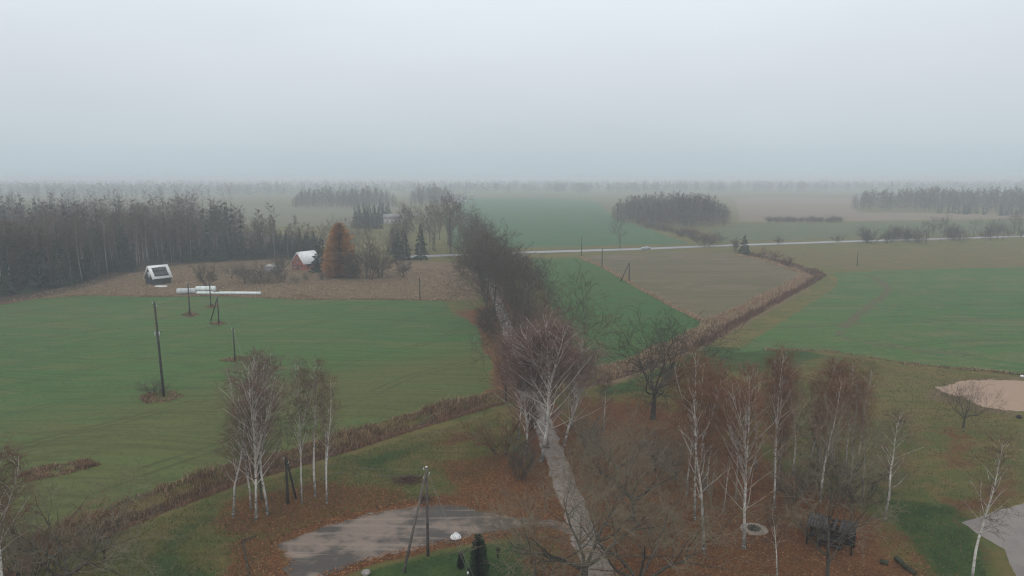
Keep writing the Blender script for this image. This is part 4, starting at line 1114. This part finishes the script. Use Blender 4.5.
blades('bank_scrub', e2, clump(e2) ** 1.5 * 1.2, .035, [(.115, .058, .042), (.15, .078, .055), (.085, .045, .036), (.20, .125, .08)], .3, M['blades'], 'dark red-brown scrub along the right side of the right-hand ditch', 'scrub', 4)
mg = along_pl(PL((579, 257), (603, 267), (631, 283.5), (669, 304.5), (704, 322)), 5200, g, -.9, .9)
blades('field_margin', mg, clump(mg) * .6, .06, BEIGE, .6, M['blades'], 'thin beige grass margin between the green wedge and the brown field', 'grass', 5)
mg = along_pl([(x + 0, y) for x, y in PL((-60, 311.5), (0, 304.5), (38, 298), (95, 294.6), (150, 296.5), (215, 295.6), (300, 299), (380, 299), (447, 300.6))], 7000, g, -1.2, .8)
blades('field_margin', mg, clump(mg) * .4, .07, BEIGE + RUST, .8, M['blades'], 'uneven dry grass margin along the top of the west field', 'grass', 6)
mg = along_pl(PL((765, 350), (830, 351), (866, 357), (905, 363.5), (960, 369), (1050, 377)), 4200, g, -.8, .8)
blades('field_margin', mg, clump(mg) * .35, .05, BEIGE + [(.09, .10, .04)] * 3, .8, M['blades'], 'dry grass margin along the near edge of the right field', 'grass', 7)
# scrub islands in the west field
for poly, n_, lab in ((PL((18, 476), (40, 466), (85, 460), (102, 465), (70, 474), (30, 482)), 2600, 'brown weedy island in the west field at far left'),
                      (PL((138, 398), (150, 392), (175, 391), (186, 396), (172, 402), (145, 404)), 1500, 'beige grass ring around the foot of the tall power pole'),
                      (PL((180, 315), (190, 312), (200, 315), (190, 318)), 600, 'brown weeds around the small power pole nearest the bales'),
                      (PL((208, 324), (220, 321), (228, 323), (218, 326)), 600, 'brown weeds around the strutted power pole in the west field'),
                      (PL((204, 307), (212, 305), (220, 306), (210, 308.5)), 500, 'brown weeds around the farthest small pole before the bales'),
                      (PL((218, 361), (236, 356), (256, 358), (240, 363)), 900, 'rust weeds around the pole behind the birch clump'),
                      (PL((280, 297), (300, 294), (330, 297), (300, 299)), 500, 'dark weeds at the upper edge of the west field')):
    p = np.array([q[:2] for q in scatter(poly, n_, 0, 1, rS)])
    blades('weeds', p, clump(p * 2.1) ** 1.6 * .5, .035, RUST + RUST + BEIGE[:2], .9, M['blades'], lab, 'weeds', n_)
# rough grass tufts on the near meadow
def tuft_zone(poly, n): return np.array(scatter(poly, n, 0, 1, rS))[:, :2]
t1 = tuft_zone(PL((-60, 640), (60, 555), (230, 492), (340, 458), (500, 412), (500, 470), (440, 496), (330, 518), (276, 540), (250, 640)), 26000)
blades('rough_grass', t1, .20, .03, [(.11, .12, .045), (.14, .125, .055), (.085, .11, .04), (.19, .145, .075)], .6, M['tufts'], 'rough olive grass between the left ditch and the yard', 'grass', 11)
t2 = tuft_zone(PL((600, 395), (700, 365), (830, 356), (1010, 378), (1030, 500), (960, 520), (1000, 600), (930, 600), (880, 520), (760, 440), (640, 400)), 30000)
t2 = t2[~inside(t2[:, 0], t2[:, 1], SAND) & ~inside(t2[:, 0], t2[:, 1], PAD)]
blades('rough_grass', t2, .20, .035, [(.11, .12, .045), (.14, .125, .055), (.085, .11, .04), (.20, .15, .075)], .6, M['tufts'], 'rough olive meadow grass right of the birches', 'grass', 12)
t3 = tuft_zone(PL((0, 303), (38, 298), (150, 296.5), (300, 299), (447, 300.5), (465, 300), (470, 268), (300, 272), (190, 266), (95, 280), (40, 293)), 14000)
blades('dry_grass', t3, .28, .10, BEIGE + [(.14, .12, .07), (.13, .10, .07)] * 2, .8, M['blades'], 'dry tan meadow grass between the west field and the wood', 'grass', 13)
# fallen leaves
def leaves(name, poly, n, label, seed):
    rng = np.random.default_rng(seed); p = tuft_zone(poly, n); n = len(p)
    dl_, _ = seg_dist(p[:, 0], p[:, 1], LANE); den = .5 + .5 * np.sin(p[:, 0] * .8 + 2 * np.sin(p[:, 1] * .5)) * np.sin(p[:, 1] * .9 + 1.1 * np.sin(p[:, 0] * .35)); k = ((dl_ > 1.0) | (rng.random(n) < .4)) & (rng.random(n) < .3 + .8 * den); p = p[k]; n = len(p)
    z = ditch_depth(p[:, 0], p[:, 1]) + .03
    a = rng.normal(0, 1, (n, 3)) * np.array([1, 1, .35]); b = rng.normal(0, 1, (n, 3)) * np.array([1, 1, .35])
    a /= np.linalg.norm(a, axis=1, keepdims=True); b /= np.linalg.norm(b, axis=1, keepdims=True)
    s = rng.uniform(.05, .12, (n, 1)); c0 = np.c_[p, z]
    V = np.stack([c0 - a * s, c0 + b * s, c0 + a * s], 1).reshape(-1, 3)
    C_ = np.array([(.30, .135, .05), (.22, .09, .04), (.14, .055, .027), (.34, .185, .085), (.075, .04, .024)])[rng.integers(0, 5, n)]
    tag(obj(name, mesh(name, V, [np.arange(n * 3).reshape(-1, 3)], dict(tint=np.repeat(C_, 3, 0))), M['leaves']), label, 'leaves', kind='stuff')
leaves('fallen_leaves', LITTER[0][0], 75000, 'red-brown fallen leaves under the birches right of the lane', 1)
leaves('fallen_leaves', LITTER[1][0], 9000, 'orange fallen leaves above the gravel yard left of the lane', 2)
leaves('fallen_leaves', LITTER[2][0], 8000, 'brown fallen leaves under the birch clump beside the yard', 3)
leaves('fallen_leaves', LITTER[4][0], 3500, 'orange leaf strip along the upper yard edge', 4)
leaves('fallen_leaves', LITTER[5][0], 3500, 'red-brown leaf strip along the lower yard edge', 5)
leaves('fallen_leaves', LITTER[3][0], 3500, 'orange leaves at the left end of the gravel yard', 6)

# ------------------------------------------------------------------ power poles and lines
def pole(base, top, label, mat='wood_pole', r=.13, strut=None, arm=None, ins=2, lean=(0, 0), cap=False, box=False):
    b = P(*base); h = H(b, top)
    o = empty('power_pole', (b[0], b[1], 0), 0, label, 'power pole', 'wooden power poles')
    tip = Vector((lean[0], lean[1], h))
    MB().tube([(0, 0, -.3), tip * .5, tip], [r * 1.15, r, r * .8], 10).build('shaft', M[mat], o, smooth=False)
    if strut:
        MB().tube([(strut[0], strut[1], -.2), tip * .93 + Vector((strut[0], strut[1], 0)).normalized() * r], [r, r * .8], 8).build('strut', M[mat], o)
    if cap: MB().tube([tip, tip + Vector((0, 0, .06))], [r * .95, r * .6], 10).build('cap', M['white'], o)
    if arm:
        for z, half, ang in arm:
            c, s_ = math.cos(ang), math.sin(ang); q = tip * (z / h)
            a = MB().box((q.x, q.y, z), (half * 2, .1, .1), Matrix.Rotation(ang, 3, 'Z')).build('crossarm', M[mat], o)
            for k in (-1, 1):
                MB().tube([(q.x + c * half * .85 * k, q.y + s_ * half * .85 * k, z + .05), (q.x + c * half * .85 * k, q.y + s_ * half * .85 * k, z + .2), (q.x + c * half * .85 * k, q.y + s_ * half * .85 * k, z + .32)], [.04, .09, .04], 8).build('insulator', M['glass_ins'], a)
    else:
        for k in range(ins):
            z = h - .25 - .4 * k; s_ = 1 if k % 2 else -1; q = tip * (z / h)
            MB().tube([(q.x + s_ * r, q.y, z), (q.x + s_ * (r + .12), q.y, z), (q.x + s_ * (r + .12), q.y, z + .18)], [.025, .03, .06], 7).build('insulator', M['glass_ins'], o)
    if box:
        q = tip * .67
        for k in (-1, 1):
            MB().tube([(q.x + .3 * k, q.y - .1, q.z - .35), (q.x + .32 * k, q.y - .1, q.z + .1), (q.x + .3 * k, q.y - .1, q.z + .3)], [.09, .11, .05], 8).build('insulator', M['glass_ins'], o)
        MB().box((q.x, q.y - .05, q.z + .2), (1.1, .1, .1)).build('bracket', M[mat], o)
    o['h'] = h
    return Vector((b[0], b[1], 0)) + tip
A0 = P(428, 556); A1 = P(403, 573)
tA = pole((428, 556), 467, 'near pale A-frame power pole with long strut below the gravel yard', r=.115, strut=(A1[0] - A0[0], A1[1] - A0[1]), cap=True, ins=3)
B0 = P(289, 503); B1 = P(291, 497)
tB = pole((288, 504), 457, 'short dark pole with strut among the white birch clump', 'dark_pole', .12, strut=(.5, 1.2), ins=2)
tC = pole((164, 397), 302, 'tall dark power pole with side insulators in the west field', 'dark_pole', .17, arm=[(9.6, .0001, 0)] if False else None, ins=2, lean=(-.55, .3), box=True)
tD = pole((190, 316), 283, 'thin straight pole in the west field before the bales', 'dark_pole', .15, ins=2)
tE = pole((219, 324), 296, 'pole with crossarm and leaning strut in the west field', 'dark_pole', .14, strut=(-3.5, 4.0), arm=[(7.3, .75, .15)])
tF = pole((211, 307), 283, 'farthest thin pole close before the long bale row', 'dark_pole', .14, ins=2)
tG = pole((235, 361), 328, 'thin pole rising behind the tallest birch of the clump', 'dark_pole', .12, ins=2)
tH_ = pole((420, 300), 277, 'thin pole at the upper edge of the west field below the spruces', 'dark_pole', .13, ins=2)
tI = pole((629, 282), 262, 'A-frame pole between the green wedge and the brown field', 'dark_pole', .16, strut=(-2.6, 1.0), ins=2)
tJ = pole((602, 267), 248, 'single pole on the field boundary nearer the main road', 'dark_pole', .17, ins=2)
tK = pole((581.5, 257), 236, 'pole standing at the main road end of the field boundary', 'dark_pole', .17, ins=2)
tL = pole((857, 266), 252, 'thin pole at the top edge of the right green field', 'dark_pole', .13, ins=2)
OUTP = Vector((-1.4, 42, 0))
oo = empty('service_pole', OUTP, 0, 'short service pole just below the picture edge near the lawn', 'power pole')
MB().tube([(0, 0, -.2), (0, 0, 5.6)], [.12, .1], 10).build('shaft', M['wood_pole'], oo)
def wire(a, b, sag, label, r=.011):
    a, b = Vector(a), Vector(b); n = 14
    pts = [a.lerp(b, i / n) - Vector((0, 0, sag * 4 * (i / n) * (1 - i / n))) for i in range(n + 1)]
    o = MB().tube(pts, r, 4).build('power_line', M['wire'])
    tag(o, label, 'power line', 'overhead lines')
v = Vector
for k, lab in ((0, 'upper'), (1, 'lower')):
    wire(tA - v((.05, .05, .2 + .55 * k)), tB - v((-.05, 0, .15 + .7 * k)), .35, f'{lab} wire strung from the A-frame pole to the dark pole in the birches')
    wire(tB - v((.05, 0, .15 + .7 * k)), tG - v((0, 0, .2 + .4 * k)), .6, f'{lab} wire from the dark pole in the birches across the west field')
    wire(tA + v((.12, -.05, -.2 - .5 * k)), OUTP + v((-.35 + .5 * k, 0, 5.4 - .2 * k)), .25, f'{lab} service wire running down right from the A-frame pole')

for a_, b_, lab in ((tK, tJ, 'wire between the road-end pole and the next field boundary pole'), (tJ, tI, 'wire from the field boundary pole to the A-frame pole'), (tC, tE, 'wire from the tall dark pole to the strutted pole'), (tE, tF, 'wire from the strutted pole to the farthest small pole'), (tG, tE, 'wire from the thin pole behind the birches to the strutted pole'), (tD, tC, 'wire from the tall dark pole to the thin pole before the bales')):
    wire(a_ - v((0, 0, .2)), b_ - v((0, 0, .2)), 1.0, lab, .014)
# ------------------------------------------------------------------ buildings
# dark cabin with a white-edged roof
cb = P(154.5, 284.5); ang = R(52)
cab = empty('cabin', (cb[0], cb[1] + 2.6, 0), ang, 'dark cabin with white-framed dark roof at the meadow edge by the wood', 'cabin')
W_, D_, hw, hr = 5.4, 5.2, 2.0, 5.6
mb = MB(); mb.add([(-W_/2, -D_/2, 0), (W_/2, -D_/2, 0), (W_/2, D_/2, 0), (-W_/2, D_/2, 0), (-W_/2, -D_/2, hw), (W_/2, -D_/2, hw), (W_/2, D_/2, hw), (-W_/2, D_/2, hw), (-W_/2, 0, hr - .15), (W_/2, 0, hr - .15)],
      [(0, 1, 5, 4), (2, 3, 7, 6), (0, 4, 8, 7, 3), (1, 2, 6, 9, 5)])
mb.build('wall', M['navy'], cab)
sl_ = math.atan2(hr - hw + .2, D_ / 2 + .35); ln_ = math.hypot(hr - hw + .2, D_ / 2 + .35)
for s_ in (-1, 1):
    rt = Matrix.Rotation(sl_ * (1 if s_ < 0 else -1), 3, 'X')
    c = v((0, s_ * (D_ / 2 + .35) / 2, (hr + hw - .2) / 2))
    rf = MB().box(c, (W_ + .9, ln_, .12), rt).build('roof', M['white_roof'], cab)
    nn = rt @ v((0, 0, 1))
    if s_ < 0:
        for i in range(4):
            for j in range(2):
                cc = c + rt @ v(((i - 1.5) * 1.1, (j - .5) * ln_ * .335, .10))
                MB().box(cc, (1.08, ln_ * .32, .05), rt).build('roof_panel', M['panel'], rf)
MB().box((-W_ / 2 - .03, 0, 2.9), (.06, 1.5, 1.7)).build('gable_window', M['film_grey'], cab)
MB().box((.6, -D_ / 2 - .03, 1.0), (.9, .06, 1.9)).build('door', M['dark'], cab)
for s_ in (-1, 1): MB().box((-W_ / 2 - .36, s_ * (D_ / 2 + .35) / 2, (hr + hw - .25) / 2 - .1), (.14, ln_, .22), Matrix.Rotation(sl_ * (-s_), 3, 'X')).build('verge_board', M['white'], cab)
b = P(161, 287)
tag(MB().box((b[0], b[1], .2), (3.4, 1.2, .35), taper=.9).build('sheet_stack', M['white']), 'low white stack of sheets before the dark cabin', 'stack')

# red house with pale clipped-gable roof
hb = P(302, 270); hs = empty('house', (hb[0] + .5, hb[1] + 4.0, 0), R(-33), 'red-brown house with pale clipped-gable roof left of the orange larch', 'house')
W_, D_, hw, hr = 7.0, 9.0, 3.0, 7.2
hc = 6.3; wc = (hr - hc) / (hr - hw) * W_ / 2
mb = MB(); Vv = []
for y in (-D_/2, D_/2): Vv += [(-W_/2, y, 0), (W_/2, y, 0), (W_/2, y, hw), (wc, y, hc), (-wc, y, hc), (-W_/2, y, hw)]
mb.add(Vv, [(0, 1, 2, 3, 4, 5), (11, 10, 9, 8, 7, 6), (1, 7, 8, 2), (6, 0, 5, 11)])
mb.build('wall', M['brick'], hs)
def slab(pts, th=.14):
    m_ = MB(); n_ = (v(pts[1]) - v(pts[0])).cross(v(pts[2]) - v(pts[0])).normalized() * th
    k = len(pts); m_.add([v(p) + n_ for p in pts] + [v(p) for p in pts], [tuple(range(k)), tuple(range(2 * k - 1, k - 1, -1))] + [(i, i + k, (i + 1) % k + k, (i + 1) % k) for i in range(k)])
    return m_
oy = D_ / 2 + .5; ox = W_ / 2 + .5; zo = hw - .5 * (hr - hw) / (W_ / 2); hl = .6
for s_ in (-1, 1):
    pts = [(ox * s_, -oy, zo), (ox * s_, oy, zo), (wc * s_, oy, hc), (0, oy - hl, hr), (0, -oy + hl, hr), (wc * s_, -oy, hc)]
    slab(pts if s_ > 0 else pts[::-1]).build('roof', M['white_roof'], hs)
for s_ in (-1, 1):
    pts = [(-wc, oy * s_, hc), (wc, oy * s_, hc), (0, (oy - hl) * s_, hr)]
    slab(pts if s_ < 0 else pts[::-1]).build('hip_roof', M['white_roof'], hs)
for x, z, ww, hh in ((-2.0, 1.5, 1.1, 1.2), (1.9, 1.5, 1.1, 1.2), (0, 3.7, 1.3, 1.1)):
    wn = MB().box((x, -D_ / 2 - .03, z), (ww, .06, hh)).build('window', M['dark'], hs)
    MB().box((x, -D_ / 2 - .08, z), (.08, .05, hh)).build('glazing_bar', M['white'], wn)
    MB().box((x, -D_ / 2 - .1, z - hh / 2 - .05), (ww + .2, .2, .1)).build('sill', M['white'], wn)
MB().box((0, -D_ / 2 - .04, 1.0), (.9, .08, 2.0)).build('door', M['shelter'], hs)
for y in (-2.2, 2.0): MB().box((W_ / 2 + .03, y, 1.5), (.06, 1.1, 1.2)).build('window', M['dark'], hs)
hs.scale = (.86, .86, .86)
b = P(272, 272)
sh = empty('shed', (b[0], b[1], 0), R(-15), 'small grey shed with pale roof among the bushes left of the red house', 'shed')
MB().box((0, 0, 1.0), (4.5, 3, 2)).build('wall', M['barn_roof'], sh)
MB().prism([(-2.5, 2.0), (2.5, 2.0), (0, 2.9)], -1.8, 1.8).build('roof', M['barn'], sh)
# far farm buildings in the haze
for px, row, wdt, dpt, hh, rz, lab in ((393, 224, 12, 8, 4.0, .3, 'pale farmhouse half hidden right of the spruce clump'), (447, 202.5, 34, 14, 6, .2, 'long pale barn fading in the haze above the avenue'), (459, 203.2, 18, 10, 5, -.2, 'small hazy barn right of the long pale barn')):
    b = P(px, row); f = empty('barn' if 'barn' in lab else 'farmhouse', (b[0], b[1], 0), rz, lab, 'barn' if 'barn' in lab else 'house')
    MB().box((0, 0, hh / 2), (wdt, dpt, hh)).build('wall', M['barn'], f)
    MB().prism([(-dpt / 2 - .6, hh), (dpt / 2 + .6, hh), (0, hh + dpt * .38)], -wdt / 2 - .5, wdt / 2 + .5).build('roof', M['barn_roof'], f, rz=R(90))
    for k in range(4): MB().box((-wdt * .36 + k * wdt * .24, -dpt / 2 - .03, hh * .55), (wdt * .08, .06, hh * .3)).build('window', M['dark'], f)

# ------------------------------------------------------------------ silage bales
def bale_mesh(r, L, seed):
    rng = random.Random(seed); m_ = MB(); n = 20
    prof = [(-L/2, r * .80), (-L/2 + .04, r * .93), (-L/2 + .14, r), (0, r * 1.01), (L/2 - .14, r), (L/2 - .04, r * .93), (L/2, r * .80)]
    V = [(x, math.cos(2 * math.pi * k / n) * q * rng.uniform(.985, 1.01), math.sin(2 * math.pi * k / n) * q * (.98 if k < 10 else .94) + r * .94) for x, q in prof for k in range(n)]
    F = [(i * n + k, i * n + (k + 1) % n, (i + 1) * n + (k + 1) % n, (i + 1) * n + k) for i in range(len(prof) - 1) for k in range(n)]
    F += [tuple(range(n - 1, -1, -1)), tuple((len(prof) - 1) * n + k for k in range(n))]
    m_.add(V, F); return m_.mesh('silage_bale', True)
BM = [bale_mesh(.85, 1.25, i) for i in range(3)]
for me in BM: me.materials.append(M['film'])
BG = [m_.copy() for m_ in BM]
for me in BG: me.materials.clear(); me.materials.append(M['film_grey'])
def bale_row(p0, p1, n, s, meshes, label, group):
    a, b = P(*p0), P(*p1); an = math.atan2(b[1] - a[1], b[0] - a[0])
    for i in range(n):
        f = (i + .5) / n; o = obj('silage_bale', meshes[i % 3], None, None, (a[0] + (b[0] - a[0]) * f, a[1] + (b[1] - a[1]) * f, -.01), an)
        L = math.hypot(b[0] - a[0], b[1] - a[1]) / n
        o.scale = (L / 1.25 * .985, s, s)
        tag(o, label, 'bale', group)
bale_row((177, 294.2), (196, 293.6), 4, 1.0, BG, 'greyish wrapped silage bale in the short front left row', 'front left bale row')
bale_row((196, 291.6), (216, 291.2), 4, .95, BM, 'pale wrapped silage bale in the short rear row', 'rear bale row')
bale_row((197, 294.3), (261, 294.6), 15, .52, BM, 'small white wrapped bale in the long low row', 'long low bale row')

# ------------------------------------------------------------------ car on the main road
cbp = P(645.5, 249.2); rdx, rdy = ROAD[5][0] - ROAD[6][0], ROAD[5][1] - ROAD[6][1]
car = empty('car', (cbp[0], cbp[1] - 1.4, .045), math.atan2(rdy, rdx), 'silver hatchback driving on the main road beyond the brown field', 'car')
side_p = [(-2.05, .35), (-2.08, .75), (-1.9, .95), (-1.05, 1.0), (-.35, 1.42), (.95, 1.45), (1.75, 1.05), (2.0, .95), (2.05, .5), (2.0, .32)]
MB().prism(side_p, -.85, .85).build('body', M['car_paint'], car)
for s_ in (-1, 1):
    MB().prism([(-.95, 1.0), (-.33, 1.36), (.9, 1.38), (1.5, 1.05)], s_ * .86 - .005, s_ * .86 + .005).build('side_window', M['panel'], car)
    for x in (-1.3, 1.3):
        w_ = MB().tube([(x, s_ * .72, .32), (x, s_ * .9, .32)], .32, 16).build('wheel', M['tyre'], car)
        MB().tube([(x, s_ * .9, .32), (x, s_ * .92, .32)], .18, 12).build('rim', M['metal'], w_)
    MB().box((-2.06, s_ * .6, .72), (.08, .34, .16)).build('headlight', M['lamp'], car)
    MB().box((2.03, s_ * .65, .8), (.06, .25, .2)).build('tail_light', M['brick'], car)
MB().box((-.70, 0, 1.23), (.80, 1.5, .02), Matrix.Rotation(-.54, 3, 'Y')).build('windscreen', M['panel'], car)
MB().box((1.37, 0, 1.27), (.80, 1.45, .02), Matrix.Rotation(.47, 3, 'Y')).build('rear_window', M['panel'], car)

# ------------------------------------------------------------------ things around the near yard
# open timber shelter, roof of separate planks
sb = P(830, 546); shl = empty('timber_shelter', (sb[0], sb[1], 0), R(-33), 'dark weathered timber shelter behind the grey bare tree', 'shelter')
LX, LY = 4.4, 1.9; shl.scale = (.88, .88, .88)
for x in (-LX / 2 + .15, 0, LX / 2 - .15):
    for y in (-LY / 2 + .1, LY / 2 - .1):
        MB().box((x, y, 1.0 if y < 0 else 1.15), (.14, .14, 2.1 if y < 0 else 2.4)).build('post', M['shelter_dark'], shl)
MB().box((0, -LY / 2 + .1, 2.1), (LX, .12, .14)).build('beam', M['shelter_dark'], shl)
MB().box((0, LY / 2 - .1, 2.4), (LX, .12, .14)).build('beam', M['shelter_dark'], shl)
rr = random.Random(3)
npk = 15; pm = MB().box((0, 0, 0), (.27, LY + .5, .05)).mesh('plank')
pm.materials.append(M['shelter'])
for i in range(npk):
    if i in (7, 9): continue
    o = obj('plank', pm, None, shl, (-LX / 2 + .14 + i * (LX - .25) / (npk - 1), rr.uniform(-.05, .05), 2.36 + rr.uniform(-.02, .03)))
    o.rotation_euler = (math.atan2(.3, LY) + rr.uniform(-.03, .03), rr.uniform(-.05, .05), rr.uniform(-.03, .03))
wp = MB().box((0, 0, 0), (LX - .1, .05, .22)).mesh('board'); wp.materials.append(M['shelter_dark'])
for i in range(7): obj('board', wp, None, shl, (0, LY / 2 - .01, .2 + i * .27))
MB().box((0, .1, .72), (2.4, .75, .07)).build('table_top', M['shelter'], shl)
for x in (-.9, .9): MB().box((x, .1, .35), (.12, .6, .7)).build('leg', M['shelter_dark'], shl)
for y in (-.65, .68):
    MB().box((0, y, .42), (2.4, .28, .06)).build('bench_seat', M['shelter'], shl)
    for x in (-.9, .9): MB().box((x, y, .2), (.1, .22, .4)).build('leg', M['shelter_dark'], shl)
# fire pit
fp = P(754, 529); fo = empty('fire_pit', (fp[0], fp[1], 0), 0, 'round pale gravel fire pit with dark centre among the birches', 'fire pit')
n = 40; mb = MB()
rim = [(math.cos(2 * math.pi * k / n), math.sin(2 * math.pi * k / n), random.Random(k).uniform(.93, 1.07)) for k in range(n)]
mb.add([(c * 1.25 * j, s_ * 1.25 * j, .012) for c, s_, j in rim] + [(c * 1.0 * j, s_ * 1.0 * j, .05) for c, s_, j in rim] + [(0, 0, .05)], [(k, (k + 1) % n, n + (k + 1) % n, n + k) for k in range(n)] + [(n + k, n + (k + 1) % n, 2 * n) for k in range(n)])
mb.build('gravel_ring', gravel('pit_gravel', (.30, .27, .24), (.22, .18, .15), (.2, .15, .11), .9, .2), fo)
rk = random.Random(9)
def stone_mesh(seed, r=.14):
    g_ = random.Random(seed); m_ = MB(); rows = 5; n_ = 8
    V = [(math.cos(6.283 * k / n_) * math.sin(math.pi * (i + .5) / rows) * r * g_.uniform(.8, 1.2), math.sin(6.283 * k / n_) * math.sin(math.pi * (i + .5) / rows) * r * g_.uniform(.8, 1.2), -math.cos(math.pi * (i + .5) / rows) * r * .7) for i in range(rows) for k in range(n_)]
    F = [(i * n_ + k, i * n_ + (k + 1) % n_, (i + 1) * n_ + (k + 1) % n_, (i + 1) * n_ + k) for i in range(rows - 1) for k in range(n_)] + [tuple(range(n_ - 1, -1, -1)), tuple((rows - 1) * n_ + k for k in range(n_))]
    m_.add(V, F); return m_.mesh('stone', True)
STN = [stone_mesh(i) for i in range(3)]
for me in STN: me.materials.append(M['grey_bark'])
for k in range(11):
    a = k * 6.283 / 11; o = obj('stone', STN[k % 3], None, fo, (math.cos(a) * .5, math.sin(a) * .5, .1), a)
mb = MB(); mb.add([(math.cos(k * .4189) * .42, math.sin(k * .4189) * .42, .07) for k in range(15)] + [(0, 0, .13)], [(k, (k + 1) % 15, 15) for k in range(15)])
mb.build('ash_bed', M['ash'], fo)
# logs
for (a, bq, r, lab) in (((880, 563), (888, 565), .2, 'short dark log stub lying in leaves right of the shelter'), ((896, 560), (903, 566), .22, 'mossy log end nearest the dark stub'), ((903, 567), (915, 575), .2, 'mossy log lying towards the bottom edge')):
    p, q = P(*a), P(*bq)
    mb = MB(); mb.tube([(p[0], p[1], r * .85), ((p[0] + q[0]) / 2, (p[1] + q[1]) / 2, r * .95), (q[0], q[1], r * .8)], [r, r * 1.06, r * .9], 10)
    lo = mb.build('log', M['log'], smooth=False); tag(lo, lab, 'log', 'logs right of the shelter')
# brush pile
bp = P(407, 481); rb = random.Random(6); C_ = S()
for k in range(260):
    a = rb.uniform(0, 6.28); d = abs(rb.gauss(0, .75)); z = max(.03, .55 - d * .4) * rb.random()
    p = Vector((math.cos(a) * d * 1.5, math.sin(a) * d * .9, z)); dr = Vector((rb.gauss(0, 1), rb.gauss(0, 1), rb.gauss(0, .25))).normalized()
    C_.add(p, p + dr * rb.uniform(.4, 1.3), .03, .012)
tag(obj('brush_pile', C_.mesh('brush_pile', 4), M['brush'], None, (bp[0], bp[1], 0)), 'low pile of cut brown brushwood on the grass above the yard', 'brush pile')
bp2 = P(424, 501); C2 = S()
for k in range(120):
    a = rb.uniform(0, 6.28); d = abs(rb.gauss(0, .5)); p = Vector((math.cos(a) * d, math.sin(a) * d, max(.03, .5 - d * .4) * rb.random()))
    dr = Vector((rb.gauss(0, 1), rb.gauss(0, 1), rb.gauss(.5, .4))).normalized(); C2.add(p, p + dr * rb.uniform(.3, .8), .025, .01)
tag(obj('brush_pile', C2.mesh('brush_pile', 4), M['brush'], None, (bp2[0], bp2[1], 0)), 'small dark twig heap at the upper yard edge behind the A-frame pole', 'brush pile')
# white sack
sk = P(456, 538.5); m_ = MB(); g_ = random.Random(2); n_ = 12; rows = 7  # a slumped sack
V = [(math.cos(6.283 * k / n_) * .42 * q * g_.uniform(.85, 1.12), math.sin(6.283 * k / n_) * .34 * q * g_.uniform(.85, 1.12), z) for z, q in ((0, 1.0), (.08, 1.2), (.2, 1.15), (.32, .95), (.42, .7), (.48, .35), (.54, .42)) for k in range(n_)]
m_.add(V, [(i * n_ + k, i * n_ + (k + 1) % n_, (i + 1) * n_ + (k + 1) % n_, (i + 1) * n_ + k) for i in range(rows - 1) for k in range(n_)] + [tuple((rows - 1) * n_ + k for k in range(n_))])
tag(m_.build('sack', M['bag'], loc=(sk[0], sk[1], 0), smooth=False), 'crumpled white sack at the lower yard edge above the thuja', 'sack')
# garden plants and ornaments on the lawn
at_t = P(479, 584); plant(THU, 'thuja', 'thuja_tree', at_t, H(at_t, 535), 'dark green columnar thuja on the lawn at the bottom edge', wide=1.05)
b2 = P(461, 568); plant(THU, 'thuja', 'thuja_shrub', b2, H(b2, 552), 'small young thuja left of the tall columnar one', 'shrub', wide=1.3)
gp = P(498, 558); go = empty('garden_post', (gp[0], gp[1], 0), 0, 'small black garden post with short crosspiece on the lawn right of the thuja', 'post')
MB().tube([(0, 0, -.1), (0, 0, .55), (0, 0, .95)], [.07, .09, .06], 8).build('shaft', M['dark'], go)
MB().box((0, 0, .78), (.42, .12, .2), taper=.8).build('crosspiece', M['dark'], go)
for px, py, r, lab in ((469, 574, .2, 'small white stone left of the columnar thuja at the bottom edge'), (366, 575, .38, 'pale boulder on the lawn edge below the A-frame strut'), (1022, 377, .28, 'white rock at the right edge above the sand'), (1019, 418, .38, 'dark rock at the right edge below the sand')):
    b = P(px, py); me = stone_mesh(px, r); me.materials.append(M['white'] if 'white' in lab else (M['stone'] if 'pale' in lab else M['ash']))
    tag(obj('rock', me, None, None, (b[0], b[1], r * .5)), lab, 'rock')
# frame of a garden plot left of the yard
for (a, bq) in (((243, 541), (256, 537)), ((243, 541), (249, 576))):
    p, q = P(*a), P(*bq)
    tag(MB().tube([(p[0], p[1], .1), (q[0], q[1], .1)], .07, 6).build('plot_pole', M['grey_bark']), 'thin pole lying across the top of the leafy plot left of the yard' if bq[1] < 540 else 'long thin pole lying along the left side of the leafy plot', 'pole')

# ------------------------------------------------------------------ mist
hz = MB(); hz.box((0, 1500, 17.5), (15000, 14000, 38))
hm = bpy.data.materials.new('mist'); hm.cycles.homogeneous_volume = True; hm.use_nodes = True; t = hm.node_tree; t.nodes.clear()
pv = t.nodes.new('ShaderNodeVolumePrincipled'); om = t.nodes.new('ShaderNodeOutputMaterial')
pv.inputs['Color'].default_value = (.865, .93, 1.0, 1); pv.inputs['Density'].default_value = .00065; pv.inputs['Anisotropy'].default_value = 0.0
t.links.new(pv.outputs[0], om.inputs['Volume'])
tag(hz.build('haze', hm), 'pale grey mist over the whole landscape', 'mist', kind='stuff')
